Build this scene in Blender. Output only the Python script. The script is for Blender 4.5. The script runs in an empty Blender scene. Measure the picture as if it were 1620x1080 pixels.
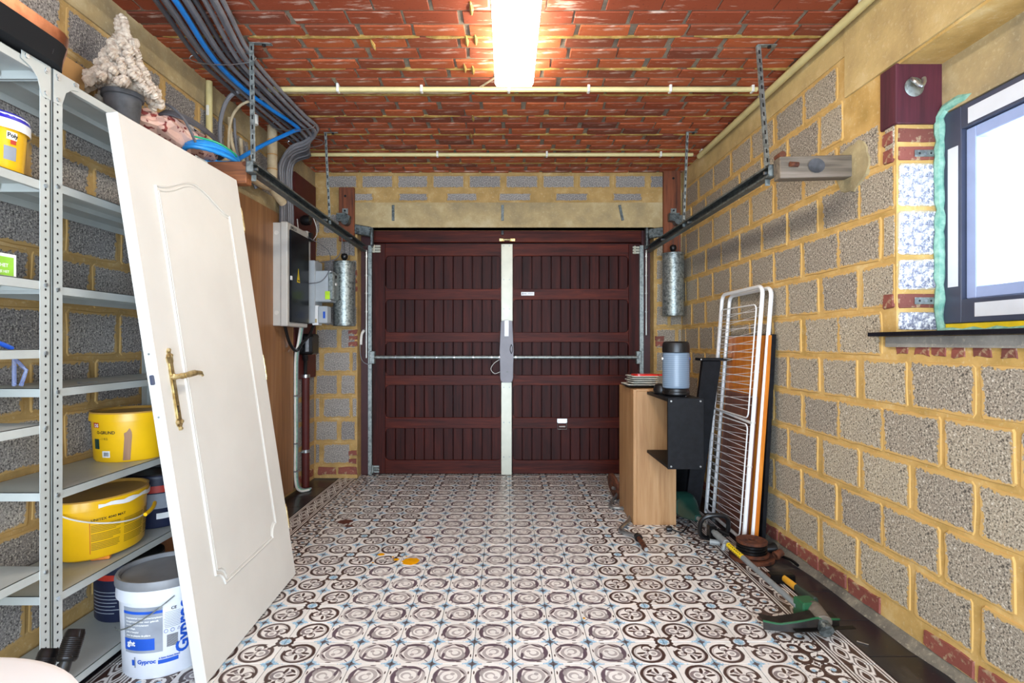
import bpy, bmesh, math, random
from mathutils import Vector, Matrix
random.seed(7)
R = random.random
def rr(a, b): return a + (b - a) * random.random()
PI = math.pi
D2R = PI / 180
S = bpy.context.scene
COL = S.collection
# ------------------------------------------------------------ camera
FX, CX, CY, H = 868.0, 802.0, 543.0, 1.197
cam = bpy.data.objects.new('camera', bpy.data.cameras.new('camera'))
COL.objects.link(cam)
cam.location = (0, 0, H); cam.rotation_euler = (PI / 2, 0, 0)
cam.data.sensor_width = 36; cam.data.lens = FX / 1620 * 36
cam.data.shift_x = (810 - CX) / 1620; cam.data.shift_y = (CY - 540) / 1620
cam.data.clip_start = .02
S.camera = cam
# ------------------------------------------------------------ light
S.view_settings.view_transform = 'Standard'; S.view_settings.look = 'None'
S.view_settings.gamma = 1; S.view_settings.use_curve_mapping = False
S.view_settings.exposure = 0.0
W_ = bpy.data.worlds.new('sky'); S.world = W_; W_.use_nodes = True
bg = W_.node_tree.nodes['Background']
bg.inputs[0].default_value = (.80, .90, 1, 1); bg.inputs[1].default_value = 3.2
def area(name, loc, rot, sx, sy, power, col):
    l = bpy.data.lights.new(name, 'AREA'); l.shape = 'RECTANGLE'; l.size = sx; l.size_y = sy
    l.energy = power; l.color = col
    o = bpy.data.objects.new(name, l); COL.objects.link(o); o.location = loc; o.rotation_euler = rot
    return o
area('daylight_from_open_rear', (0, -1.35, 1.15), (PI / 2, 0, 0), 2.9, 2.2, 255, (.67, .82, 1))
area('daylight_through_window', (1.95, 1.72, 1.72), (0, PI / 2, 0), .8, .95, 16, (.72, .82, 1))
# ------------------------------------------------------------ node helpers
def lin(c):
    if isinstance(c, str):
        c = [int(c[i:i + 2], 16) / 255 for i in (0, 2, 4)]
        c = [x / 12.92 if x < .04045 else ((x + .055) / 1.055) ** 2.4 for x in c]
    return tuple(c[:3]) + (1,)
def nd(nt, t, ins=None, **pr):
    n = nt.nodes.new('ShaderNode' + t)
    for k, v in pr.items(): setattr(n, k, v)
    for k, v in (ins or {}).items():
        s = n.inputs[k]
        if isinstance(v, bpy.types.NodeSocket): nt.links.new(v, s)
        elif isinstance(v, X): nt.links.new(v.s, s) if not isinstance(v.s, (int, float)) else setattr(s, 'default_value', v.s)
        else: s.default_value = v
    return n
class X:
    """a number in a node tree: arithmetic makes Math nodes"""
    def __init__(self, nt, s): self.nt = nt; self.s = s
    def op(self, o, *a):
        n = self.nt.nodes.new('ShaderNodeMath'); n.operation = o
        for i, v in enumerate((self,) + a):
            v = v.s if isinstance(v, X) else v
            if isinstance(v, (int, float)): n.inputs[i].default_value = v
            else: self.nt.links.new(v, n.inputs[i])
        return X(self.nt, n.outputs[0])
    def __add__(s, o): return s.op('ADD', o)
    def __sub__(s, o): return s.op('SUBTRACT', o)
    def __mul__(s, o): return s.op('MULTIPLY', o)
    def __truediv__(s, o): return s.op('DIVIDE', o)
    def rsub(s, k): return s.op('MULTIPLY', -1.0).op('ADD', k)
    def abs(s): return s.op('ABSOLUTE')
    def mx(s, o): return s.op('MAXIMUM', o)
    def mn(s, o): return s.op('MINIMUM', o)
    def sin(s): return s.op('SINE')
    def sqrt(s): return s.op('SQRT')
    def fr(s): return s.op('FRACT')
    def gt(s, v, w=.012):   # soft greater-than
        n = s.nt.nodes.new('ShaderNodeMapRange'); n.clamp = True
        s.nt.links.new(s.s, n.inputs[0]) 
        n.inputs[1].default_value = v - w; n.inputs[2].default_value = v + w
        return X(s.nt, n.outputs[0])
    def lt(s, v, w=.012): return s.gt(v, w).rsub(1.0)
def ln(x, y, a, b, sx=1, sy=1):
    dx = (x - a) * (1 / sx); dy = (y - b) * (1 / sy)
    return (dx * dx + dy * dy).sqrt()
def mixc(nt, f, a, b):
    n = nt.nodes.new('ShaderNodeMix'); n.data_type = 'RGBA'
    for k, v in ((0, f), (6, a), (7, b)):
        if isinstance(v, X): v = v.s
        if isinstance(v, bpy.types.NodeSocket): nt.links.new(v, n.inputs[k])
        else: n.inputs[k].default_value = v if k == 0 else lin(v)
    return n.outputs[2]
def newmat(name):
    m = bpy.data.materials.new(name); m.use_nodes = True
    return m, m.node_tree, m.node_tree.nodes['Principled BSDF']
def noise(nt, vec, scale, detail=3, rough=.55):
    return nd(nt, 'TexNoise', {'Vector': vec, 'Scale': scale, 'Detail': detail, 'Roughness': rough}).outputs[0]
def ocoord(nt, sc=(1, 1, 1), kind='Object'):
    tc = nd(nt, 'TexCoord').outputs[kind]
    return nd(nt, 'Mapping', {'Vector': tc, 'Scale': sc}).outputs[0]
def ramp(nt, f, st):
    n = nt.nodes.new('ShaderNodeValToRGB'); nt.links.new(f, n.inputs[0])
    e = n.color_ramp.elements
    while len(e) < len(st): e.new(.5)
    for q, (p, c) in zip(e, st): q.position = p; q.color = lin(c)
    return n.outputs[0]
def bump(nt, b, h, strength=.4, dist=.003):
    n = nd(nt, 'Bump', {'Height': h, 'Strength': strength, 'Distance': dist})
    nt.links.new(n.outputs[0], b.inputs['Normal'])
def M_plain(name, c, rough=.5, metal=0, var=.12, scale=9, bmp=.15, c2=None, spec=None, coat=0):
    m, nt, b = newmat(name)
    f = noise(nt, ocoord(nt), scale, 4)
    a = lin(c)
    d = lin(c2) if c2 else tuple(v * (1 - var * 1.6) for v in a[:3]) + (1,)
    e = a if c2 else tuple(min(1, v * (1 + var)) for v in a[:3]) + (1,)
    nt.links.new(ramp(nt, f, [(.34, d), (.66, e)]), b.inputs['Base Color'])
    b.inputs['Roughness'].default_value = rough; b.inputs['Metallic'].default_value = metal
    b.inputs['Coat Weight'].default_value = coat
    if bmp: bump(nt, b, f, bmp, .001)
    return m
def M_wood(name, c1, c2, axis='z', rough=.45, scale=22, c3=None, coat=0, rnd=.25):
    m, nt, b = newmat(name)
    sc = {'x': (.07, 1, 1), 'y': (1, .07, 1), 'z': (1, 1, .07)}[axis]
    v = ocoord(nt, sc)
    oi = nd(nt, 'ObjectInfo').outputs['Random']
    v2 = nd(nt, 'VectorMath', {0: v, 1: nd(nt, 'CombineXYZ', {0: oi, 1: (X(nt, oi) * 7.0)}).outputs[0]}, operation='ADD').outputs[0]
    f = noise(nt, v2, scale, 6, .62); g = noise(nt, v2, scale * 4, 3)
    k = X(nt, f) * .75 + X(nt, g) * .25
    col = ramp(nt, k.s, [(.36, c1), (.62, c2)] if not c3 else [(.33, c1), (.52, c2), (.7, c3)])
    h = nd(nt, 'HueSaturation', {'Color': col, 'Value': X(nt, oi) * (2 * rnd) + (1 - rnd)})
    nt.links.new(h.outputs[0], b.inputs['Base Color'])
    b.inputs['Roughness'].default_value = rough; b.inputs['Coat Weight'].default_value = coat
    bump(nt, b, k.s, .25, .0015)
    return m
def M_emit(name, c, s):
    m, nt, b = newmat(name)
    b.inputs['Base Color'].default_value = lin(c)
    b.inputs['Emission Color'].default_value = lin(c); b.inputs['Emission Strength'].default_value = s
    return m
def M_block(name, ca, cb, mortar, speck='3a352f', edge=.05, white=0.0):
    """cast concrete block: grit, pits and mortar smeared over its ragged rim"""
    m, nt, b = newmat(name)
    v = ocoord(nt)
    uv = nd(nt, 'TexCoord').outputs['UV']
    s = nd(nt, 'SeparateXYZ', {0: uv}); u = X(nt, s.outputs[0]); w = X(nt, s.outputs[1])
    oi = X(nt, nd(nt, 'ObjectInfo').outputs['Random'])
    big = noise(nt, v, 6, 3); grit = noise(nt, v, 140, 3, .7); med = noise(nt, v, 45, 4, .7)
    base = mixc(nt, oi, ca, cb)
    base = mixc(nt, X(nt, big).gt(.5, .25) * .45, base, cb)
    g = X(nt, grit)
    base = mixc(nt, g.gt(.60, .03) * .7, base, 'e4dbc8')
    base = mixc(nt, g.lt(.43, .03) * .9, base, speck)
    if white: base = mixc(nt, X(nt, med).gt(.62 - white * .3, .06), base, 'f2f2f2')
    else: base = mixc(nt, X(nt, noise(nt, v, 9, 5, .7)).gt(.69, .03) * .7, base, 'ded8cb')
    du = u.mn(u.rsub(1.0)); dv = w.mn(w.rsub(1.0)) * .66
    d = du.mn(dv) + (X(nt, med) - .5) * .16 + (X(nt, big) - .5) * .10
    edgem = d.lt(edge, .008)
    col = mixc(nt, edgem, base, mortar)
    nt.links.new(col, b.inputs['Base Color']); b.inputs['Roughness'].default_value = .93
    hgt = g * .8 + X(nt, med) * .5
    hgt = hgt * edgem.rsub(1.0) + edgem * .75
    bump(nt, b, hgt.s, .55, .003)
    return m
def M_mortar(name, c1, c2, c3='b9a06a', sc=7):
    m, nt, b = newmat(name)
    v = ocoord(nt)
    f = noise(nt, v, sc, 5, .6); g = noise(nt, v, 60, 5, .7)
    col = ramp(nt, f, [(.3, c1), (.55, c2), (.75, c3)])
    col = mixc(nt, X(nt, g).gt(.62, .06) * .25, col, 'e6d9b8')
    nt.links.new(col, b.inputs['Base Color']); b.inputs['Roughness'].default_value = .9
    bump(nt, b, (X(nt, f) * .6 + X(nt, g) * .4).s, .5, .006)
    return m
def M_brick(name, ca, cb, cc, streak='d8b9a2', amount=.63, iso=None):
    m, nt, b = newmat(name)
    v = ocoord(nt); oi = nd(nt, 'ObjectInfo').outputs['Random']
    f = noise(nt, ocoord(nt, (.16, 1, 1) if iso is None else (1, 1, 1)), 26, 5, .65); g = noise(nt, v, 70, 4, .7)
    base = ramp(nt, oi, [(0, ca), (.55, cb), (1, cc)])
    base = mixc(nt, X(nt, noise(nt, v, 5, 3)).gt(.58, .1) * .5, base, ca)
    base = mixc(nt, X(nt, f).gt(amount, .05) * .75, base, streak)
    base = mixc(nt, X(nt, g).lt(.36, .04) * .6, base, '4a1a10')
    nt.links.new(base, b.inputs['Base Color']); b.inputs['Roughness'].default_value = .75
    bump(nt, b, (X(nt, f) * .6 + X(nt, g) * .4).s, .5, .003)
    return m
def M_galv(name, c1='7b8280', c2='a3aaa6', rough=.42, metal=.75, scale=70):
    m, nt, b = newmat(name)
    v = ocoord(nt)
    vo = nd(nt, 'TexVoronoi', {'Vector': v, 'Scale': scale}).outputs['Color']
    q = nd(nt, 'SeparateXYZ', {0: vo}).outputs[0]
    f = X(nt, q) * .5 + X(nt, noise(nt, v, 12, 5, .7)) * .5
    nt.links.new(ramp(nt, f.s, [(.25, c1), (.7, c2)]), b.inputs['Base Color'])
    b.inputs['Metallic'].default_value = metal
    nt.links.new((f * .3 + (rough - .12)).s, b.inputs['Roughness'])
    return m
# ---------- encaustic floor tiles: printed pattern from distance fields
CREAM, BROWN, GREYT, LGREY, BLUE = 'e6e3de', '46312c', '857b7c', 'b4adab', '9cc0d6'
def tile_base(name, bcol=CREAM):
    m, nt, b = newmat(name)
    uv = nd(nt, 'TexCoord').outputs['UV']
    nz = nd(nt, 'TexNoise', {'Vector': uv, 'Scale': 9.0, 'Detail': 2.0}).outputs['Color']
    w = nd(nt, 'VectorMath', {0: nz, 1: (-.5, -.5, -.5)}, operation='ADD').outputs[0]
    w = nd(nt, 'VectorMath', {0: w, 3: .022}, operation='SCALE').outputs[0]
    uv = nd(nt, 'VectorMath', {0: uv, 1: w}, operation='ADD').outputs[0]
    s = nd(nt, 'SeparateXYZ', {0: uv})
    return m, nt, b, X(nt, s.outputs[0]), X(nt, s.outputs[1])
def tile_finish(nt, b, col):
    tc = nd(nt, 'TexCoord').outputs['Object']
    geo = nd(nt, 'NewGeometry').outputs['Position']
    oi = X(nt, nd(nt, 'ObjectInfo').outputs['Random'])
    f = noise(nt, geo, 3.1, 5, .65); g = noise(nt, geo, 45, 4, .7)
    h = nd(nt, 'HueSaturation', {'Color': col, 'Value': oi * .12 + .94, 'Saturation': X(nt, f) * .5 + .75}).outputs[0]
    # worn dirt, heavier towards the side wall where nobody walks
    px_ = X(nt, nd(nt, 'SeparateXYZ', {0: geo}).outputs[0])
    k = (X(nt, f) + px_ * .10).gt(.74, .16) * .35
    h = mixc(nt, k, h, '6d5b48')
    h = mixc(nt, X(nt, g).gt(.68, .04) * .3, h, '5d5148')
    nt.links.new(h, b.inputs['Base Color'])
    nt.links.new((X(nt, g) * .3 + .2).s, b.inputs['Roughness'])
    bump(nt, b, g, .12, .001)
def corners(nt, x, y, col, skip0=False, star=.50, blue=.66, dark='665c60'):
    ax = x.mn(x.rsub(1.0)).mx(0.0); ay = y.mn(y.rsub(1.0)).mx(0.0)
    a = ax.sqrt() + ay.sqrt()
    r = ln(ax, ay, 0, 0)
    nzb = X(nt, nd(nt, 'TexNoise', {'Vector': nd(nt, 'TexCoord').outputs['UV'], 'Scale': 17.0, 'Detail': 1.0}).outputs[0])
    bl = (a + (nzb - .5) * .55).lt(blue, .02)
    st = a.lt(star, .02)
    if skip0:
        far = (x + y).gt(.7, .01); bl = bl * far; st = st * far
    col = mixc(nt, bl, col, BLUE)
    return mixc(nt, st, col, dark)
def M_ringtile():
    m, nt, b, x, y = tile_base('cement tile with brown rings')
    s_ = (x + y) * .7071; t_ = (x - y) * .7071      # along and across the diagonal, flower at the origin
    def C(a, c, r): return ln(s_, t_, a, c) * (1 / r)
    def cres(o, i): return C(*o).lt(1, .03) * C(*i).gt(1, .03)
    col = lin(CREAM)
    col = mixc(nt, cres((.76, 0, .345), (.76, .0, .315)), col, LGREY)
    col = mixc(nt, cres((.66, -.10, .175), (.68, -.085, .115)), col, GREYT)
    col = mixc(nt, C(.67, -.10, .062).lt(1, .06), col, LGREY)
    col = mixc(nt, C(.64, .13, .070).lt(1, .06), col, LGREY)
    for (a, c, r1, r2, k, cc) in ((.93, .0, .115, .040, 0, GREYT), (.885, .125, .10, .050, .55, BROWN), (.885, -.125, .10, .050, -.55, BROWN), (.80, .0, .07, .03, 0, LGREY), (1.0, 0, .035, .10, 0, BROWN)):
        col = mixc(nt, ln(s_, t_ - (s_ - a) * k, a, c, r1, r2).lt(1, .12), col, cc)
    gap = ((s_.lt(.60, .01)) * t_.gt(.02, .01) * t_.lt(.19, .01)).rsub(1.0)
    col = mixc(nt, cres((.76, 0, .425), (.765, .012, .345)) * gap, col, BROWN)
    col = mixc(nt, cres((.575, .155, .150), (.605, .150, .100)) * t_.gt(.06, .01), col, BROWN)
    col = mixc(nt, C(.655, .075, .045).lt(1, .08), col, BROWN)
    col = mixc(nt, C(.44, -.03, .05).lt(1, .08), col, BROWN)
    col = corners(nt, x, y, col, True, .42, .60)
    r0 = ln(x, y, 0, 0); a0 = (y).op('ARCTAN2', x)
    sc = (a0 * 8.0).op('COSINE') * .020
    col = mixc(nt, (r0 + sc).lt(.235), col, BROWN)
    col = mixc(nt, t_.abs().lt(.045) * s_.lt(.36) , col, BROWN)
    col = mixc(nt, r0.lt(.150), col, CREAM)
    col = mixc(nt, (r0 + sc * 1.2).lt(.128), col, BLUE)
    tile_finish(nt, b, col); return m
def M_scrolltile():
    m, nt, b, x, y = tile_base('cement tile with grey leaf scroll')
    def C(a, c, r): return ln(x, y, a, c) * (1 / r)
    def cres(o, i): return C(*o).lt(1, .03) * C(*i).gt(1, .03)
    col = lin(CREAM)
    col = mixc(nt, cres((.50, .50, .41), (.545, .455, .375)), col, LGREY)
    col = mixc(nt, cres((.48, .50, .27), (.505, .475, .205)), col, LGREY)
    col = mixc(nt, cres((.55, .47, .125), (.53, .50, .085)), col, LGREY)
    col = mixc(nt, C(.41, .56, .055).lt(1, .06), col, LGREY)
    col = mixc(nt, cres((.50, .50, .41), (.425, .575, .365)), col, '62525c')
    col = mixc(nt, cres((.60, .38, .20), (.54, .45, .19)), col, 'a09a98')
    for (a, c, r1, r2, k, cc) in ((.24, .37, .040, .12, .5, '62525c'), (.62, .80, .13, .042, -.5, '5b4b50'), (.33, .78, .10, .030, .7, '5b4b50'), (.84, .66, .030, .11, -.3, '62525c'), (.90, .86, .08, .025, .9, '5b4b50'), (.13, .16, .06, .02, .9, '62525c'), (.66, .10, .07, .020, .1, BROWN), (.36, .93, .06, .018, 0, BROWN), (.07, .58, .016, .07, 0, BROWN), (.94, .36, .018, .07, 0, BROWN), (.78, .22, .07, .03, -.8, '8c8282')):
        col = mixc(nt, ln(x, y - (x - a) * k, a, c, r1, r2).lt(1, .14), col, cc)
    col = corners(nt, x, y, col, False, .45, .60)
    tile_finish(nt, b, col); return m
def M_bordertile():
    m, nt, b, x, y = tile_base('cement border tile with arabesques')
    col = lin(CREAM)
    for (cx, cy, ph, k) in ((.28, .27, 0, 26), (.75, .24, 2, -26), (.25, .76, 3.5, -26), (.73, .74, 5, 26)):
        th = (y - cy).op('ARCTAN2', x - cx); d = ln(x, y, cx, cy)
        col = mixc(nt, (th + d * float(k) + ph).sin().gt(.05, .12) * d.lt(.27), col, BROWN)
        col = mixc(nt, d.lt(.06), col, BLUE)
    a = ((x - .5).abs().sqrt() + (y - .5).abs().sqrt())
    col = mixc(nt, a.lt(.5, .02), col, BROWN)
    e = x.mn(x.rsub(1.0)).mn(y.mn(y.rsub(1.0)))
    col = mixc(nt, x.mn(x.rsub(1.0)).lt(.05) * ((y * 40.0).sin().gt(-.2, .1)), col, BROWN)
    nz = X(nt, nd(nt, 'TexNoise', {'Vector': nd(nt, 'TexCoord').outputs['UV'], 'Scale': 11.0, 'Detail': 2.0}).outputs[0])
    col = mixc(nt, nz.gt(.60, .02), col, BROWN)
    tile_finish(nt, b, col); return m
def M_striptile():
    m, nt, b, x, y = tile_base('cement edge tile with key lines')
    col = lin('45302a')
    q = (x - .5).abs()
    col = mixc(nt, (q - .43).abs().lt(.022), col, CREAM)
    col = mixc(nt, (q - .345).abs().lt(.020), col, CREAM)
    for off, cx in ((0.0, .40), (.5, .60)):
        yy = ((y + off).fr() - .5).abs() * 1.0; xx = (x - cx).abs()
        d = (xx * 1.0).mx(yy * .42).mx((xx + yy * .42) * .78)
        col = mixc(nt, (d - .165).abs().lt(.024), col, CREAM)
        col = mixc(nt, (d - .09).abs().lt(.018), col, CREAM)
    tile_finish(nt, b, col); return m
def M_blacktile():
    m, nt, b = newmat('black stone tile')
    geo = nd(nt, 'NewGeometry').outputs['Position']
    v = nd(nt, 'Mapping', {'Vector': geo, 'Scale': (1, .45, 1)}).outputs[0]
    f = noise(nt, v, 5, 6, .7); g = noise(nt, geo, 60, 4, .7)
    px_ = X(nt, nd(nt, 'SeparateXYZ', {0: geo}).outputs[0])
    dust = (X(nt, f) + px_ * .05).gt(.72, .10)
    col = mixc(nt, X(nt, g), '141318', '26242a')
    col = mixc(nt, dust * .45, col, '7a705e')
    col = mixc(nt, X(nt, g).gt(.70, .03) * .5, col, '9a8e78')
    nt.links.new(col, b.inputs['Base Color']); nt.links.new((dust * .4 + .28).s, b.inputs['Roughness'])
    bump(nt, b, g, .1, .001); return m
# ------------------------------------------------------------ mesh helpers
def wloc(o):
    v = Vector((0, 0, 0))
    while o: v += Vector(o.location); o = o.parent
    return v
def done(name, bm, mats, parent=None, smooth=35, label=None, kind=None, recalc=True, **extra):
    """link the bmesh (given in world coordinates) as one object under its parent"""
    if recalc: bmesh.ops.recalc_face_normals(bm, faces=bm.faces)
    o0 = wloc(parent) if parent else Vector((0, 0, 0))
    org = extra.get('origin')
    if org: bmesh.ops.translate(bm, verts=bm.verts, vec=-Vector(org))
    else: bmesh.ops.translate(bm, verts=bm.verts, vec=-o0)
    me = bpy.data.meshes.new(name); bm.to_mesh(me); bm.free()
    for m in (mats if isinstance(mats, (list, tuple)) else [mats]): me.materials.append(m)
    if smooth and len(me.polygons):
        me.polygons.foreach_set('use_smooth', [True] * len(me.polygons)); me.set_sharp_from_angle(angle=smooth * D2R)
    o = bpy.data.objects.new(name, me); COL.objects.link(o)
    if parent: o.parent = parent
    if org: o.location = Vector(org) - o0
    if label: o['label'] = label
    if kind: o['kind'] = kind
    return o
def thing(name, label, cat, loc, group=None):
    o = bpy.data.objects.new(name, None); COL.objects.link(o); o.location = loc; o.empty_display_size = .05
    o['label'] = label; o['category'] = cat
    if group: o['group'] = group
    return o
def tag(o, label, cat, group=None):
    o['label'] = label; o['category'] = cat
    if group: o['group'] = group
    return o
def copy_tree(o, loc=None, parent=None):
    c = o.copy(); COL.objects.link(c); c.parent = parent
    if loc is not None: c.location = loc
    for ch in list(o.children): copy_tree(ch, None, c)
    return c
def NB(): return bmesh.new()
def fr(a, b, roll=(0, 0, 1)):
    """frame with z from a to b"""
    a = Vector(a); b = Vector(b); z = (b - a).normalized(); u = Vector(roll)
    if abs(z.dot(u)) > .98: u = Vector((1, 0, 0))
    x = u.cross(z).normalized(); y = z.cross(x)
    m = Matrix((x, y, z)).transposed().to_4x4(); m.translation = a
    return m
def at(x, y, z, rx=0, ry=0, rz=0):
    return Matrix.Translation((x, y, z)) @ Matrix.Rotation(rz * D2R, 4, 'Z') @ Matrix.Rotation(ry * D2R, 4, 'Y') @ Matrix.Rotation(rx * D2R, 4, 'X')
I4 = Matrix.Identity(4)
def box(bm, a, b, bev=0, M=I4, mi=0):
    x0, y0, z0 = a; x1, y1, z1 = b
    x0, x1 = min(x0, x1), max(x0, x1); y0, y1 = min(y0, y1), max(y0, y1); z0, z1 = min(z0, z1), max(z0, z1)
    c = bev
    if c:
        P = []
        for sx in (0, 1):
            for sy in (0, 1):
                for sz in (0, 1):
                    X_, Y_, Z_ = (x0, x1)[sx], (y0, y1)[sy], (z0, z1)[sz]
                    dx, dy, dz = (c if sx == 0 else -c), (c if sy == 0 else -c), (c if sz == 0 else -c)
                    P += [(X_, Y_ + dy, Z_ + dz), (X_ + dx, Y_, Z_ + dz), (X_ + dx, Y_ + dy, Z_)]
        V = [bm.verts.new(M @ Vector(p)) for p in P]
        idx = lambda sx, sy, sz, k: V[(sx * 4 + sy * 2 + sz) * 3 + k]
        F = []
        for s in (0, 1):
            F.append([idx(s, 0, 0, 0), idx(s, 1, 0, 0), idx(s, 1, 1, 0), idx(s, 0, 1, 0)])
            F.append([idx(0, s, 0, 1), idx(1, s, 0, 1), idx(1, s, 1, 1), idx(0, s, 1, 1)])
            F.append([idx(0, 0, s, 2), idx(1, 0, s, 2), idx(1, 1, s, 2), idx(0, 1, s, 2)])
        for s in (0, 1):
            for t in (0, 1):
                F.append([idx(s, t, 0, 0), idx(s, t, 1, 0), idx(s, t, 1, 1), idx(s, t, 0, 1)])
                F.append([idx(s, 0, t, 0), idx(s, 1, t, 0), idx(s, 1, t, 2), idx(s, 0, t, 2)])
                F.append([idx(0, s, t, 1), idx(1, s, t, 1), idx(1, s, t, 2), idx(0, s, t, 2)])
                for q in (0, 1): F.append([idx(s, t, q, 0), idx(s, t, q, 1), idx(s, t, q, 2)]) 
        for f in F:
            g = bm.faces.new(f); g.material_index = mi
    else:
        V = [bm.verts.new(M @ Vector(p)) for p in ((x0, y0, z0), (x1, y0, z0), (x1, y1, z0), (x0, y1, z0), (x0, y0, z1), (x1, y0, z1), (x1, y1, z1), (x0, y1, z1))]
        for f in ((0, 3, 2, 1), (4, 5, 6, 7), (0, 1, 5, 4), (1, 2, 6, 5), (2, 3, 7, 6), (3, 0, 4, 7)):
            g = bm.faces.new([V[i] for i in f]); g.material_index = mi
def smoothpath(P, n=6, closed=False):
    P = [Vector(p) for p in P]; out = []; m = len(P)
    rng = range(m if closed else m - 1)
    for i in rng:
        p0 = P[(i - 1) % m] if (closed or i > 0) else P[0]; p1 = P[i]; p2 = P[(i + 1) % m]
        p3 = P[(i + 2) % m] if (closed or i + 2 < m) else P[-1]
        for k in range(n):
            t = k / n
            out.append(.5 * ((2 * p1) + (p2 - p0) * t + (2 * p0 - 5 * p1 + 4 * p2 - p3) * t * t + (3 * p1 - p0 - 3 * p2 + p3) * t ** 3))
    if not closed: out.append(P[-1])
    return out
def tube(bm, P, r, n=8, closed=False, mi=0, cap=True, M=I4, flat=1.0, up=None):
    P = [M @ Vector(p) for p in P]; m = len(P)
    rad = r if isinstance(r, (list, tuple)) else [r] * m
    T = []
    for i in range(m):
        a = P[(i - 1) % m] if (closed or i > 0) else P[0]; b = P[(i + 1) % m] if (closed or i < m - 1) else P[-1]
        t = (b - a); T.append(t.normalized() if t.length > 1e-9 else Vector((0, 0, 1)))
    u = Vector(up) if up else (Vector((0, 0, 1)) if abs(T[0].z) < .9 else Vector((1, 0, 0)))
    N = (u - T[0] * u.dot(T[0])).normalized()
    rings = []
    for i in range(m):
        N = (N - T[i] * N.dot(T[i]))
        N = N.normalized() if N.length > 1e-6 else Vector((1, 0, 0))
        B = T[i].cross(N)
        rings.append([bm.verts.new(P[i] + (N * math.cos(2 * PI * k / n) * flat + B * math.sin(2 * PI * k / n)) * rad[i]) for k in range(n)])
    for i in range(m if closed else m - 1):
        a = rings[i]; b = rings[(i + 1) % m]
        for k in range(n):
            f = bm.faces.new((a[k], a[(k + 1) % n], b[(k + 1) % n], b[k])); f.material_index = mi
    if cap and not closed:
        f = bm.faces.new(rings[0][::-1]); f.material_index = mi
        f = bm.faces.new(rings[-1]); f.material_index = mi
def lathe(bm, prof, n=24, M=I4, mi=0, sx=1, sy=1):
    rings = []
    for r, z in prof:
        if r < 1e-6: rings.append([bm.verts.new(M @ Vector((0, 0, z)))])
        else: rings.append([bm.verts.new(M @ Vector((r * sx * math.cos(2 * PI * k / n), r * sy * math.sin(2 * PI * k / n), z))) for k in range(n)])
    for a, b in zip(rings, rings[1:]):
        if len(a) == 1 and len(b) == 1: continue
        for k in range(n):
            k2 = (k + 1) % n
            vs = [a[0], b[k2], b[k]] if len(a) == 1 else ([a[k], a[k2], b[0]] if len(b) == 1 else [a[k], a[k2], b[k2], b[k]])
            f = bm.faces.new(vs); f.material_index = mi
def cyl(bm, a, b, r, n=14, mi=0, r2=None, bev=0):
    a = Vector(a); b = Vector(b); L = (b - a).length; r2 = r if r2 is None else r2
    pr = [(0, 0), (r, 0), (r2, L), (0, L)] if not bev else [(0, 0), (r - bev, 0), (r, bev), (r2, L - bev), (r2 - bev, L), (0, L)]
    lathe(bm, pr, n, fr(a, b), mi)
def prism(bm, pts, z0, z1, M=I4, mi=0, cham=0):
    """extrude a 2-D outline (local xy) from z0 to z1"""
    a = [bm.verts.new(M @ Vector((x, y, z0))) for x, y in pts]
    b = [bm.verts.new(M @ Vector((x, y, z1))) for x, y in pts]
    n = len(pts)
    f = bm.faces.new(a[::-1]); f.material_index = mi
    f = bm.faces.new(b); f.material_index = mi
    for k in range(n):
        f = bm.faces.new((a[k], a[(k + 1) % n], b[(k + 1) % n], b[k])); f.material_index = mi
def rrect(w, h, r, n=4):
    out = []
    for cx, cy, a0 in ((w / 2 - r, h / 2 - r, 0), (-w / 2 + r, h / 2 - r, 90), (-w / 2 + r, -h / 2 + r, 180), (w / 2 - r, -h / 2 + r, 270)):
        for k in range(n + 1):
            a = (a0 + 90 * k / n) * D2R; out.append((cx + r * math.cos(a), cy + r * math.sin(a)))
    return out
def patch(bm, fn, u0, u1, v0, v1, nu=8, nv=1, mi=0):
    V = [[bm.verts.new(fn(u0 + (u1 - u0) * i / nu, v0 + (v1 - v0) * j / nv)) for i in range(nu + 1)] for j in range(nv + 1)]
    for j in range(nv):
        for i in range(nu):
            f = bm.faces.new((V[j][i], V[j][i + 1], V[j + 1][i + 1], V[j + 1][i])); f.material_index = mi
def text(s, size, fn, mat, parent, name='lettering', bold=0, align='LEFT'):
    cu = bpy.data.curves.new('t', 'FONT'); cu.body = s; cu.size = size; cu.align_x = align; cu.offset = bold; cu.resolution_u = 3
    o = bpy.data.objects.new('t', cu); COL.objects.link(o)
    dg = bpy.context.evaluated_depsgraph_get()
    me = bpy.data.meshes.new_from_object(o.evaluated_get(dg))
    bpy.data.objects.remove(o)
    bm = NB(); bm.from_mesh(me); bpy.data.meshes.remove(me)
    bmesh.ops.triangulate(bm, faces=bm.faces)
    for v in bm.verts: v.co = fn(v.co.x, v.co.y)
    return done(name, bm, mat, parent, smooth=0, recalc=False)
def pw(px, py, Y): return Vector(((px - CX) * Y / FX, Y, H + (CY - py) * Y / FX))   # a point at a known distance along the garage
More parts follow.
